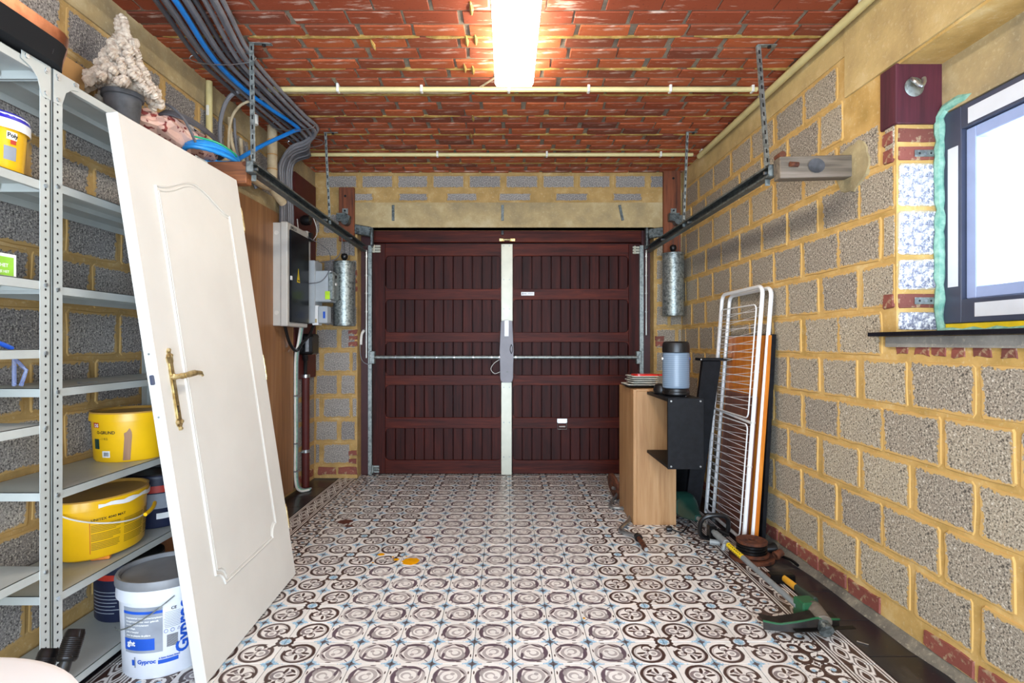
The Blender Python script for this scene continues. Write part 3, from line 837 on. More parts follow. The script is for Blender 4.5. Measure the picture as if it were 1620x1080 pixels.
bm = NB(); zz = [zd(605, Yo), zd(598, Yo), zd(555, Yo), zd(507, Yo)]; wv_ = [.045, .058, .062, .052]
pts = [(wv_[i], zz[i]) for i in range(4)] + [(-wv_[i], zz[i]) for i in (3, 2, 1, 0)]
prism(bm, pts, Yo, YH - .012, Matrix(((1, 0, 0, xd(801.5)), (0, 0, 1, 0), (0, 1, 0, 0), (0, 0, 0, 1))))
bmesh.ops.bevel(bm, geom=bm.edges, offset=.008, segments=2, affect='EDGES'); done('housing', bm, m_opener, op)
bm = NB(); box(bm, (xd(798), Yo - .006, zd(532, Yo)), (xd(805), Yo + .01, zd(506, Yo)), .003); done('lamp_lens', bm, m_whitepl, op)
bm = NB(); tube(bm, smoothpath([(xd(809, Yo), Yo - .004, zd(545, Yo)), (xd(807, Yo), Yo - .012, zd(552, Yo)), (xd(809, Yo), Yo - .012, zd(559, Yo)), (xd(811, Yo), Yo - .008, zd(552, Yo))], 4, True), .0028, 6, True); done('release_ring', bm, m_dark, op)
bm = NB(); box(bm, (xd(798), Yo - .002, zd(534.5, Yo)), (xd(806), Yo + .002, zd(533.8, Yo))); done('embossed_mark', bm, m_lidg, op); bx0 = NB(); box(bx0, (xd(801), Yo - .002, zd(589, Yo)), (xd(804), Yo + .002, zd(587, Yo))); done('embossed_mark', bx0, m_lidg, op)
bar = thing('locking_bar', 'long galvanised horizontal bar across the garage door with end plates', 'door hardware', (xd(802), YD - .06, zd(565)))
Yb = YD - .055
for a, b_ in ((592, 791), (812, 1010)):
    bm = NB(); cyl(bm, (xd(a, Yb), Yb, zd(565, Yb)), (xd(b_, Yb), Yb, zd(565, Yb)), .0165, 12); done('tube', bm, m_galv, bar)
for px in (626, 657, 691, 719, 749, 778, 790, 816):
    bm = NB(); cyl(bm, (xd(px - 1, Yb), Yb, zd(565, Yb)), (xd(px + 1, Yb), Yb, zd(565, Yb)), .022, 12); done('clamp', bm, m_chrome, bar)
for px in (592, 1009):
    bm = NB(); box(bm, (xd(px) - .028, Yb - .012, zd(565) - .058), (xd(px) + .02, YR - .001, zd(565) + .058), .004)
    for dz in (-.04, .04): cyl(bm, (xd(px), Yb - .022, zd(565) + dz), (xd(px), Yb, zd(565) + dz), .011, 6)
    done('end_plate', bm, m_galv, bar)
for px, pz, nm in ((596, 394, 'upper left'), (594, 741, 'lower left'), (1007, 396, 'upper right')):
    bm = NB()
    for d in (-.024, 0, .024): box(bm, (xd(px) - .04, YR - .012, zd(pz) + d - .010), (xd(px) + .04, YR - .0005, zd(pz) + d + .010), .003)
    cyl(bm, (xd(px) - .02, YR - .014, zd(pz) - .036), (xd(px) - .02, YR - .014, zd(pz) + .036), .008, 8)
    tag(done('hinge_plate', bm, m_galv if nm == 'lower left' else m_alu), 'ribbed metal hinge plate at the %s corner of the garage door' % nm, 'hinge')
bm = NB(); box(bm, (xd(790), YD - .03, zd(382.5)), (xd(798), YD - .011, zd(378)), .002); box(bm, (xd(806), YD - .03, zd(382.5)), (xd(815), YD - .011, zd(378)), .002)
cyl(bm, (xd(796), YD - .034, zd(380)), (xd(808), YD - .034, zd(380)), .009, 10); tag(done('catch', bm, m_brass), 'small brass catch at the top middle of the garage door', 'catch')
bm = NB(); cyl(bm, (xd(795), YD - .014, zd(371)), (xd(795), YD - .014, zd(350)), .006, 6); box(bm, (xd(793), YD - .022, zd(372)), (xd(797), YD - .011, zd(362)), .002); tag(done('bolt', bm, m_dark), 'small dark bolt on the head board above the garage door', 'bolt')
bm = NB(); box(bm, (xd(824.5), YR - .002, zd(467.5)), (xd(845), YR - .0003, zd(462)))
st = tag(done('sticker', bm, m_whitepl), 'small white maker sticker on the upper right rail of the garage door', 'sticker')
bm = NB(); box(bm, (xd(826), YR - .003, zd(466)), (xd(827.5), YR - .002, zd(463))); box(bm, (xd(828), YR - .003, zd(465)), (xd(833), YR - .002, zd(464.2))); box(bm, (xd(835), YR - .003, zd(464.6)), (xd(843), YR - .002, zd(464))); done('print', bm, m_greyl, st)
hd = thing('pull_handle', 'small chromed drop handle low on the right door leaf', 'handle', (xd(889), YR, zd(670)))
bm = NB(); box(bm, (xd(881), YR - .006, zd(669)), (xd(897), YR - .0005, zd(661.5)), .002); cyl(bm, (xd(885), YR - .012, zd(665)), (xd(885), YR, zd(665)), .006, 8); cyl(bm, (xd(893), YR - .012, zd(665)), (xd(893), YR, zd(665)), .006, 8); done('plate', bm, m_chrome, hd)
bm = NB(); tube(bm, [(xd(882), YR - .008, zd(668)), (xd(882), YR - .012, zd(678)), (xd(896), YR - .012, zd(678)), (xd(896), YR - .008, zd(668))], .005, 8); cyl(bm, (xd(884), YR - .016, zd(674)), (xd(894), YR - .016, zd(674)), .009, 8); done('ring', bm, m_chrome, hd)
bm = NB(); tube(bm, smoothpath([(xd(791), Yb, zd(568)), (xd(782), Yb - .02, zd(574)), (xd(777), Yb - .02, zd(583)), (xd(783), Yb - .02, zd(590)), (xd(792), Yb, zd(587))]), .003, 6); tag(done('cable_loop', bm, m_clip), 'thin white cable loop hanging left of the grey opener', 'cable')
# vertical guide tracks
for (pa, pb, side) in ((582.5, 588, 'left'), (1012, 1018, 'right')):
    Yt = YD - .045; t = thing('guide_track', 'galvanised vertical guide track on the %s edge of the garage door' % side, 'track', (xd(pa), Yt, 0))
    bm = NB(); a, b_ = xd(pa, Yt), xd(pb, Yt); box(bm, (a, Yt - .003, .002), (b_, Yt, zd(388, Yt))); box(bm, (a, Yt, .002), (a + .003, Yt + .03, zd(388, Yt))); box(bm, (b_ - .003, Yt, .002), (b_, Yt + .03, zd(388, Yt))); done('channel', bm, m_galv, t)
    px = 580 if side == 'left' else 1022
    bm = NB(); cyl(bm, (xd(px, Yt), Yt - .012, zd(566 if side == 'left' else 530, Yt)), (xd(px, Yt), Yt - .012, zd(396, Yt)), .0085, 8); done('side_rod', bm, m_chrome, t)
    for py in (406, 436, 464, 493):
        bm = NB(); cyl(bm, (xd(px, Yt), Yt - .012, zd(py, Yt) - .006), (xd(px, Yt), Yt - .012, zd(py, Yt) + .006), .013, 8); done('collar', bm, m_chrome, t)
bm = NB(); Yk = YD - .075
tube(bm, smoothpath([(xd(577, Yk), Yk, zd(520, Yk)), (xd(570, Yk), Yk, zd(545, Yk)), (xd(572, Yk), Yk, zd(568, Yk)), (xd(582, Yk), Yk, zd(576, Yk)), (xd(590, Yk), Yk + .02, zd(572, Yk))]), .004, 6)
tag(done('door_cable', bm, m_cable), 'grey cable looping beside the left end of the locking bar', 'cable')
bm = NB(); tube(bm, smoothpath([(xd(576, Yk), Yk, zd(522, Yk)), (xd(572, Yk), Yk, zd(530, Yk)), (xd(571, Yk), Yk, zd(545, Yk))]), [.012] * 13, 8); tag(done('plastic_sleeve', bm, m_clip), 'crumpled clear sleeve on the cable left of the garage door', 'cable')
# ------------------------------------------------------------ overhead door rails
def rail(name, label, a, b, inw):
    t = thing(name, label, 'rail', a)
    M_ = fr(a, b); bm = NB()
    # C profile, mouth towards the middle of the garage
    P = [(-.018, -.028), (.020, -.028), (.020, .028), (-.018, .028), (-.018, .018), (-.014, .018), (-.014, .024), (.016, .024), (.016, -.024), (-.014, -.024), (-.014, -.018), (-.018, -.018)]
    L = (Vector(b) - Vector(a)).length
    P = [(x * inw, y) for x, y in P]
    # local x of fr() is sideways, local y is vertical
    prism(bm, P, 0, L, M_); done('channel', bm, m_galvd, t, smooth=0)
    for s in (.03, L * .5, L * .78):
        bm = NB(); p = M_ @ Vector((.0, -.005, s)); d = (M_ @ Vector((1, 0, 0)) - M_ @ Vector((0, 0, 0)))
        cyl(bm, p - d * .026, p + d * .026, .008, 8); done('bolt', bm, m_chrome, t)
    bm = NB(); done('stop_tab', (lambda q: (prism(q, [(-.012, -.030), (.012, -.030), (.012, -.060), (-.012, -.060)], L * .02, L * .02 + .004, M_), q)[1])(NB()), m_galv, t); prism(bm, [(-.016, -.026), (.018, -.026), (.018, .026), (-.016, .026)], .001, .004, M_); done('end_stop', bm, m_galv, t)
    return t
rail('door_rail', 'horizontal galvanised door rail hung along the left wall', (-1.275, 2.72, 2.075), (-1.26, 4.86, 2.035), 1)
rail('door_rail', 'horizontal galvanised door rail hung along the right wall', (1.262, 2.61, 2.020), (1.25, 4.86, 2.030), -1)
def strap(name, label, top, bot, hook, w=.024, mat=m_galv):
    t = thing(name, label, 'hanger', top)
    T_, B_ = Vector(top), Vector(bot); bm = NB(); M_ = fr(B_, T_, (0, 1, 0)); L = (T_ - B_).length
    box(bm, (-w / 2, -.0015, 0), (w / 2, .0015, L), .0005, M_); box(bm, (-w / 2, -.0015, 0), (-w / 2 + .002, .008, L), 0, M_)
    M2 = fr(T_, T_ + Vector(hook), (0, 0, 1)); box(bm, (-w / 2, -.002, -.01), (w / 2, .002, Vector(hook).length), .0005, M2); done('strap', bm, mat, t)
    bm = NB(); k = .03
    while k < L - .02:
        box(bm, (-.0035, -.0021, k), (.0035, .0021, k + .022), 0, M_); k += .05
    done('slots', bm, m_dark, t, kind='stuff')
    bm = NB(); p = T_ + Vector(hook) * .6; cyl(bm, p + Vector((0, 0, -.012)), p, .009, 6); done('bolt', bm, m_dark, t)
strap('rail_hanger', 'slotted steel strap holding the near end of the left door rail', (-1.285, 2.76, 2.705), (-1.270, 2.745, 2.09), (.10, .01, 0))
strap('rail_hanger', 'slotted steel strap holding the near end of the right door rail', (1.275, 2.78, 2.705), (1.255, 2.64, 2.04), (.09, .0, 0))
strap('rail_hanger', 'thin steel strap holding the far half of the left door rail', (-1.300, 3.93, 2.705), (-1.268, 3.93, 2.05), (.09, 0, 0), .018)
strap('rail_hanger', 'thin steel strap holding the far half of the right door rail', (1.290, 3.92, 2.705), (1.262, 3.92, 2.03), (.07, 0, 0), .018)
# beams carrying the near rail ends
bm = NB(); box(bm, (-.04, -.03, -.05), (.34, .035, .05), .004, at(1.30, 2.56, 2.01, 0, -1.5, 0)); bm2 = bm
t = thing('rail_beam', 'weathered grey timber stub set in the right wall', 'beam', (1.3, 2.56, 1.96)); done('timber', bm, m_beamg, t, smooth=0)
bm = NB(); lathe(bm, [(0, 0), (.030, 0), (.034, .004), (.020, .003), (0, .003)], 14, at(1.425, 2.528, 2.015, 90, 0, 0), sx=1.15); done('knot', bm, m_pot, t)
bm = NB(); cyl(bm, (1.275, 2.535, 2.07), (1.275, 2.59, 2.07), .016, 12); cyl(bm, (1.30, 2.52, 2.02), (1.34, 2.526, 2.02), .012, 8); done('bracket_bolt', bm, m_rust, t)
t = thing('rail_beam', 'rough brown timber carrying the near end of the left door rail', 'beam', (-1.5, 2.75, 2.0))
bm = NB(); box(bm, (-1.745, 2.735, 1.996), (-1.300, 2.795, 2.104), .004); done('timber', bm, m_beam, t, smooth=0)
bm = NB(); cyl(bm, (-1.305, 2.728, 2.092), (-1.305, 2.80, 2.092), .012, 10); done('bracket_bolt', bm, m_rust, t)
# posts, pulleys and counterweights
for side, px, py, py2, s in (('left', (536, 560), 296, 381, -1), ('right', (1050, 1077), 268, 405, 1)):
    Yp = YB - .05; a, b_ = xd(px[0], Yp), xd(px[1], Yp)
    t = thing('pulley_post', 'reddish brown timber post with steel pulley, %s of the garage door' % side, 'post', ((a + b_) / 2, Yp, zd(py2, Yp)))
    bm = NB(); box(bm, (a, Yp, zd(py2, Yp)), (b_, YB - .013, zd(py, Yp)), .003); done('timber', bm, m_post, t, smooth=0)
    c = (a + b_) / 2 + .01 * s
    bm = NB(); cyl(bm, (c, Yp - .002, zd(py + 14, Yp)), (c, Yp + .01, zd(py + 14, Yp)), .011, 10); done('bolt_hole', bm, m_dark, t)
    zc = zd(346, Yp)
    bm = NB(); box(bm, (c - .025, Yp - .006, zc + .01), (c + .025, Yp - .001, zc + .09), .001); box(bm, (c - .05, Yp - .09, zc + .025), (c + .03, Yp - .001, zc + .031), .001); done('bracket', bm, m_galv, t)
    bm = NB(); cyl(bm, (c, Yp - .006, zc + .07), (c, Yp - .014, zc + .07), .009, 6); done('bolt', bm, m_dark, t)
    bm = NB(); prism(bm, [(-.055, -.02), (.05, -.035), (.06, .02), (.02, .035), (-.055, .045)], Yp - .075, Yp - .02, Matrix(((1, 0, 0, c), (0, 0, 1, 0), (0, 1, 0, zc - .01), (0, 0, 0, 1)))); cyl(bm, (c + .02, Yp - .085, zc - .035), (c + .02, Yp - .015, zc - .035), .033, 14); done('pulley_guard', bm, m_galvd, t)
    # spring housing beside the rail end
    q = pw(599 - 25 if s < 0 else 1037, 365 if s < 0 else 369, 4.90)
    bm = NB(); box(bm, (-.075, -.03, -.045), (.085, .03, .04), .006, at(q.x, q.y - .02, q.z, 0, -10 * s if s < 0 else -8, 0)); box(bm, (-.07, -.034, -.012), (.08, -.028, -.005), 0, at(q.x, q.y - .02, q.z, 0, 10, 0)); box(bm, (-.01 - .085 * s, -.025, -.14), (.012 - .085 * s, .02, .06), .003, at(q.x, q.y - .01, q.z))
    tag(done('rail_bracket', bm, m_galvd), 'dark steel bracket joining the %s rail to the top of its track' % side, 'bracket')
def weight(cx, cy, z0, z1, side):
    t = thing('counterweight', 'galvanised cylinder counterweight hanging %s of the garage door' % side, 'counterweight', (cx, cy, z0))
    bm = NB(); r = .094; lathe(bm, [(0, z0), (r - .004, z0), (r, z0 + .004), (r, z0 + .012), (r - .003, z0 + .016), (r - .003, z1 - .016), (r, z1 - .012), (r, z1 - .004), (r - .004, z1), (r - .012, z1 - .004), (0, z1 - .006)], 32, at(cx, cy, 0)); done('drum', bm, m_galvw, t)
    bm = NB(); lathe(bm, [(0, z1 - .01), (.018, z1 - .01), (.012, z1 + .012), (.026, z1 + .03), (.030, z1 + .048), (.022, z1 + .068), (0, z1 + .075)], 16, at(cx, cy, 0)); done('hook_ball', bm, m_dark, t)
    bm = NB(); tube(bm, [(cx, cy, z1 + .07), (cx, cy, 2.16)], .002, 5); tube(bm, [(cx + .045, cy, z1 + .02), (cx + .045, cy, 2.16)], .0015, 5); done('wire', bm, m_dark, t)
    return t
m_galvw = M_galv('spangled galvanised drum', '6a726f', 'adb4b0', .38, .7, 75)
weight(-1.395, 4.71, 1.345, 1.897, 'left'); weight(1.430, 4.72, 1.430, 1.972, 'right')
# ------------------------------------------------------------ light fitting
t = thing('ceiling_light', 'long white fluorescent fitting glowing on the brick ceiling', 'ceiling light', (.04, 2.4, 2.62))
bm = NB(); box(bm, (-.055, 1.80, 2.672), (.135, 3.02, 2.712), .004); done('housing', bm, m_whitepl, t)
bm = NB(); prism(bm, [(-.105, .052), (-.106, .02), (-.095, 0), (.095, 0), (.106, .02), (.105, .052)], 1.80, 3.04, Matrix(((1, 0, 0, .04), (0, 0, 1, 0), (0, 1, 0, 2.618), (0, 0, 0, 1)))); done('diffuser', bm, m_lamp, t)
# ------------------------------------------------------------ cream conduit and ceiling pipes
def pipe(label, P, r, clips, mat=m_cream, cat='pipe', name='conduit_pipe'):
    t = thing(name, label, cat, P[0]); bm = NB(); tube(bm, P, r, 12); done('tube', bm, mat, t)
    for c in clips:
        bm = NB(); c = Vector(c); box(bm, (c.x - .008, c.y - r - .004, c.z - r - .003), (c.x + .008, c.y + r + .004, c.z + r + .02), .003); done('clip', bm, m_clip, t)
    return t
zp = ZC - .030
pipe('cream conduit crossing the ceiling nearest, just past the lamp', [(-1.40, 3.225, zp), (1.47, 3.225, zp)], .015, [((px - CX) * 3.225 / FX, 3.225, zp) for px in (535, 667, 805, 931, 1060, 1190)])
pipe('cream conduit crossing the ceiling farther back near the door wall', [(-1.66, 4.34, zp), (1.47, 4.34, zp)], .015, [((px - CX) * 4.34 / FX, 4.34, zp) for px in (692, 865, 1045)])
pipe('cream pipe running along the right wall under the ceiling', [(XR(4.34) - .045, 4.34, zp - .012), (XR(.7) - .045, .7, zp - .012)], .021, [(XR(y) - .045, y, zp - .005) for y in (4.3, 3.33, 2.4)])
pipe('short upright cream pipe on the left wall above the coiled cables', [(XL(3.15) + .03, 3.15, 1.9), (XL(3.15) + .03, 3.15, 2.70)], .018, [(XL(3.15) + .03, 3.15, 2.52)])
bm = NB(); tube(bm, smoothpath([(-1.40, 3.29, ZC - .02), (-.6, 3.29, ZC - .018), (-.25, 3.28, ZC - .02), (-.08, 3.12, ZC - .02), (0, 3.0, ZC - .02)]), .006, 6)
tag(done('lamp_cable', bm, m_duct), 'thin tan cable along the ceiling conduit to the lamp', 'cable')
# taped duct pipe
t = thing('waste_pipe', 'tan taped drain pipe bending along the left wall behind the rail', 'pipe', (-1.62, 3.78, 2.25))
bm = NB(); P = smoothpath([(-1.625, 3.80, 2.70), (-1.625, 3.80, 2.45), (-1.625, 3.79, 2.31), (-1.628, 3.70, 2.265), (-1.63, 3.4, 2.26), (-1.64, 3.0, 2.26)], 5); tube(bm, P, .033, 14); done('pipe', bm, m_duct, t)
bm = NB(); cyl(bm, (-1.625, 3.79, 2.28), (-1.60, 3.92, 2.20), .036, 12, r2=.03); done('elbow_wrap', bm, m_duct, t)
for z in (2.6, 2.5, 2.4):
    bm = NB(); cyl(bm, (-1.625, 3.80, z - .004), (-1.625, 3.80, z + .004), .0345, 14); done('tape_seam', bm, m_card, t)
# ------------------------------------------------------------ bundle of grey conduits on the ceiling
base = [(-1.30, 1.9, 2.655), (-1.36, 2.33, 2.66), (-1.45, 2.8, 2.66), (-1.455, 3.2, 2.66), (-1.44, 3.55, 2.66), (-1.42, 3.86, 2.655), (-1.46, 4.02, 2.63), (-1.58, 4.06, 2.60), (-1.665, 4.10, 2.50), (-1.675, 4.13, 2.36), (-1.675, 4.15, 2.2), (-1.675, 4.15, 2.06)]
for i in range(12):
    k = i - 5.5; P = []
    for q, p in enumerate(base):
        s = k * .0225 * (1.0 if q < 6 else .85)
        if q < 6: P.append((p[0] + s + (.025 if i > 7 else -.01) * (1 - q / 5), p[1] - (k * .018 if q == 5 else 0), p[2] + (.012 if i % 2 else -.006)))
        elif q < 8: P.append((p[0] + s * .3, p[1] - k * .024, p[2] - .01 + (.01 if i % 2 else 0)))
        else: P.append((p[0] + (.018 if i % 2 else 0), p[1] - k * .020, p[2]))
    bm = NB(); tube(bm, smoothpath(P, 4), .0112 if i not in (3,) else .010, 8)
    tag(done('electric_conduit', bm, m_cabled if i in (0, 4, 7) else m_cable), 'grey cable in the bundle swept along the ceiling down to the fuse box', 'cable', 'grey ceiling cables')
bm = NB(); tube(bm, smoothpath([(-1.345, 1.9, 2.640), (-1.40, 2.33, 2.640), (-1.49, 2.8, 2.64), (-1.485, 3.2, 2.64), (-1.40, 3.66, 2.640), (-1.43, 3.66, 2.61), (-1.52, 3.40, 2.42), (-1.60, 3.12, 2.20), (-1.60, 3.0, 2.12)], 5), .0125, 10)
tag(done('blue_conduit', bm, m_bluec), 'bright blue conduit along the ceiling turning down to the coil', 'cable')
for (y, x, w) in ((2.80, -1.45, .17), (3.66, -1.43, .15), (3.98, -1.46, .13)):
    bm = NB(); P = [(x + w * math.cos(a), y, 2.652 + .034 * math.sin(a)) for a in [2 * PI * k / 20 for k in range(20)]]; tube(bm, P, .003, 5, True); tag(done('cable_strap', bm, m_chrome), 'perforated steel strap round the ceiling cables, %s' % ('nearest' if y < 3 else 'farthest' if y > 3.9 else 'middle one'), 'strap')
# loose cables and stubs on the left wall
for i, (y, z0, z1, r) in enumerate(((3.36, 2.28, 2.58, .011), (3.42, 2.2, 2.6, .009), (3.50, 2.25, 2.5, .012), (3.58, 2.22, 2.48, .011), (3.66, 2.3, 2.46, .012))):
    bm = NB(); tube(bm, smoothpath([(-1.70, y, z1), (-1.69, y + .01, (z0 + z1) / 2), (-1.66, y + .05, z0)]), r, 8)
    tag(done('wall_cable', bm, m_cable if i % 2 else m_duct), 'loose cable end on the left wall behind the rail beam', 'cable', 'loose cable ends on left wall')
bm = NB(); tube(bm, smoothpath([(-1.45, 3.22, 2.68), (-1.60, 3.2, 2.65), (-1.69, 3.24, 2.52), (-1.70, 3.26, 2.3)]), .012, 8); tag(done('wall_cable', bm, m_cable), 'grey cable arching from ceiling down beside the upright cream pipe', 'cable')
bm = NB(); tube(bm, smoothpath([(-1.45, 3.30, 2.67), (-1.60, 3.30, 2.63), (-1.69, 3.34, 2.5), (-1.70, 3.36, 2.15)]), .008, 8); tag(done('wall_cable', bm, m_duct), 'tan cable arching down the left wall by the grey one', 'cable')
bm = NB(); cyl(bm, (-1.62, 3.52, 2.66), (-1.62, 3.52, 2.60), .024, 12); tag(done('pipe_stub', bm, m_clip), 'short white pipe stub under the ceiling by the left wall', 'pipe')
# ------------------------------------------------------------ electric corner
def bx(name, a, b, bev, mat, parent, **k):
    bm = NB(); box(bm, a, b, bev); return done(name, bm, mat, parent, **k)
bm = NB(); slab(bm, fL, 2.72, 4.345, .035, 2.16, .010, .030); tag(done('plywood_panel', bm, m_panel), 'tall brown plywood panel fixed on the left wall behind the white door', 'panel')
bm = NB(); slab(bm, fL, 4.38, 4.835, .905, 2.57, .0095, .028); tag(done('meter_board', bm, m_red), 'oxblood painted board on the left wall behind the meters', 'board')
fb = thing('fuse_box', 'light grey fuse box with smoked black door on the left wall', 'fuse box', (-1.65, 4.15, 1.32))
bx('back_case', (-1.705, 3.98, 1.325), (-1.642, 4.37, 2.075), .004, m_box, fb)
bx('front_case', (-1.640, 3.97, 1.322), (-1.590, 4.375, 2.080), .006, m_box, fb)
bx('door', (-1.592, 4.005, 1.352), (-1.574, 4.365, 2.030), .005, m_smoke, fb, label='smoked black door with a yellow warning triangle')
bx('latch', (-1.578, 3.995, 1.66), (-1.570, 4.02, 1.69), .001, m_whitepl, fb)
for z in (1.42, 2.0):
    bm = NB(); cyl(bm, (-1.672, 3.9785, z), (-1.672, 3.981, z), .016, 14); done('knockout', bm, m_clip, fb)
bm = NB(); prism(bm, [(-.028, 0), (.028, 0), (0, .105)], 0, .0015, Matrix(((0, 0, 1, -1.5735), (1, 0, 0, 4.14), (0, 1, 0, 1.655), (0, 0, 0, 1)))); tr = done('warning_triangle', bm, m_warn, fb, smooth=0)
bm = NB(); prism(bm, [(-.004, .03), (.005, .045), (.0, .05), (.006, .075), (-.005, .05), (.0, .045)], .0016, .0022, Matrix(((0, 0, 1, -1.5735), (1, 0, 0, 4.14), (0, 1, 0, 1.655), (0, 0, 0, 1)))); box(bm, (-1.5718, 4.122, 1.665), (-1.571, 4.158, 1.673)); done('bolt_symbol', bm, m_ink, tr, smooth=0)
text('SIMBOX', .03, lambda x, y: Vector((-1.589, 4.03 + x * 1.1, 2.042 + y)), m_ink, fb, bold=.0005)
mt = thing('meter_cabinet', 'cool grey electricity meter case behind the fuse box', 'meter', (-1.64, 4.5, 1.33))
bx('case', (-1.70, 4.44, 1.36), (-1.555, 4.62, 1.87), .005, m_meter, mt)
bx('small_case', (-1.70, 4.40, 1.86), (-1.60, 4.47, 2.10), .004, m_box, mt, label='light box with a black clip above the meter')
bx('clip', (-1.60, 4.42, 2.02), (-1.575, 4.47, 2.09), .002, m_dark, mt)
mt = thing('energy_meter', 'square grey energy meter with lime sticker beside the fuse box', 'meter', (-1.5, 4.5, 1.52))
bx('case', (-1.60, 4.46, 1.535), (-1.43, 4.60, 1.79), .008, m_meter, mt)
bx('front', (-1.455, 4.452, 1.55), (-1.405, 4.59, 1.775), .01, m_galv, mt, label='metallic front edge with buttons')
bx('sticker', (-1.475, 4.449, 1.555), (-1.437, 4.4515, 1.620), 0, m_lime, mt)
for z in (1.74, 1.68):
    bm = NB(); cyl(bm, (-1.41, 4.50, z), (-1.396, 4.50, z), .012, 10); done('button', bm, m_dark if z > 1.7 else m_clip, mt)
mt = thing('breaker_module', 'clear plastic breaker housing under the energy meter', 'breaker', (-1.55, 4.5, 1.34))
bx('case', (-1.58, 4.45, 1.345), (-1.53, 4.54, 1.505), .004, m_whitepl, mt)
bx('cover', (-1.53, 4.44, 1.36), (-1.455, 4.54, 1.50), .006, m_meter, mt)
bx('badge', (-1.488, 4.4375, 1.40), (-1.470, 4.4395, 1.455), .0, m_bluei, mt)
bx('breaker', (-1.568, 4.445, 1.365), (-1.54, 4.4495, 1.395), .001, m_brass, mt)
mt = thing('main_switch', 'old black bakelite main switch above the red pipe', 'switch', (-1.64, 4.5, 1.1))
bx('body', (-1.705, 4.45, 1.105), (-1.575, 4.60, 1.275), .012, m_iron, mt)
bx('cover', (-1.640, 4.43, 1.125), (-1.570, 4.452, 1.255), .006, m_dark, mt)
bm = NB(); box(bm, (-1.625, 4.426, 1.13), (-1.60, 4.43, 1.245)); cyl(bm, (-1.612, 4.418, 1.175), (-1.612, 4.43, 1.175), .012, 8); done('hasp', bm, m_chrome, mt)
for z in (1.155, 1.225):
    bm = NB(); cyl(bm, (-1.680, 4.43, z), (-1.680, 4.452, z), .026, 16, bev=.004); done('fuse_cap', bm, m_dark, mt)
bm = NB(); tube(bm, smoothpath([(-1.665, 4.52, 1.11), (-1.667, 4.54, 1.06), (-1.675, 4.56, 1.0), (-1.68, 4.57, .90)]), [.022] * 7 + [.016] * 12, 10); tag(done('supply_cable', bm, m_dark), 'thick black supply cable from the black switch into the red pipe', 'cable')
t = thing('red_pipe', 'oxblood red standpipe with grey clamps in the left back corner', 'pipe', (-1.69, 4.58, 0))
bm = NB(); cyl(bm, (-1.680, 4.58, 0), (-1.680, 4.58, .93), .031, 16); done('pipe', bm, m_jambr if 'm_jambr' in globals() else m_red, t)
for z in (.30, .925):
    bm = NB(); cyl(bm, (-1.680, 4.58, z - .012), (-1.680, 4.58, z + .012), .035, 16); box(bm, (-1.70, 4.51, z - .006), (-1.69, 4.58, z + .006)); done('clamp', bm, m_chrome, t)
for i, (y, mt_, lb) in enumerate(((4.36, m_clip, 'white'), (4.385, m_plain1 if 'm_plain1' in globals() else m_foam, 'pale green'), (4.41, m_cable, 'grey'))):
    bm = NB(); tube(bm, smoothpath([(-1.64, y, 1.33), (-1.66, y, 1.2), (-1.683, y, 1.05), (-1.683, y, .5), (-1.683, y, .12), (-1.66, y + .03, .02), (-1.60, y + .08, .012)], 5), .009, 8)
    tag(done('low_cable', bm, mt_), '%s cable running down from the fuse box to the floor' % lb, 'cable')
for z in (.78, .40, .18):
    bm = NB(); box(bm, (-1.705, 4.345, z - .005), (-1.668, 4.425, z + .005), .001); tag(done('cable_clip', bm, m_cable), 'small clip on the cables down the left corner', 'clip', 'clips on the low cables')
bm = NB(); tube(bm, smoothpath([(-1.66, 4.1, 1.33), (-1.655, 4.18, 1.2), (-1.65, 4.30, 1.14), (-1.64, 4.40, 1.2), (-1.60, 4.44, 1.26), (-1.58, 4.5, 1.36)], 6), .012, 8); tag(done('loop_cable', bm, m_dark), 'black cable looping under the fuse box to the meters', 'cable')
bm = NB(); tube(bm, smoothpath([(-1.60, 4.38, 2.05), (-1.45, 4.45, 1.95), (-1.44, 4.45, 1.8), (-1.50, 4.43, 1.70), (-1.60, 4.43, 1.68)], 6), .003, 6); tag(done('thin_wire', bm, m_cabled), 'thin dark wire curving from the small box to the meter case', 'wire')
bm = NB(); tube(bm, smoothpath([(-1.69, 4.42, 2.3), (-1.66, 4.5, 2.36), (-1.62, 4.6, 2.24), (-1.60, 4.62, 2.12), (-1.63, 4.5, 2.02), (-1.68, 4.45, 2.08), (-1.69, 4.42, 2.2)], 6), .004, 6); tag(done('thin_wire', bm, m_clip), 'thin white wire tangled on the oxblood board above the meters', 'wire')
bm = NB(); lathe(bm, [(0, 0), (.035, 0), (.045, .03), (.04, .07), (.015, .08), (0, .08)], 14, at(-1.672, 4.47, 2.20, 0, 90, 0)); tag(done('cable_gland', bm, m_dark), 'round black plug above the meter case', 'plug')
bm = NB(); tube(bm, smoothpath([(xd(541, 4.8), 4.80, zd(372, 4.8)), (xd(540, 4.8), 4.80, zd(395, 4.8)), (xd(530, 4.8), 4.8, zd(410, 4.8)), (xd(505, 4.8), 4.8, zd(415, 4.8))]), .004, 6); tag(done('thin_wire', bm, m_cable), 'thin grey wire sagging on the wall left of the counterweight', 'wire')
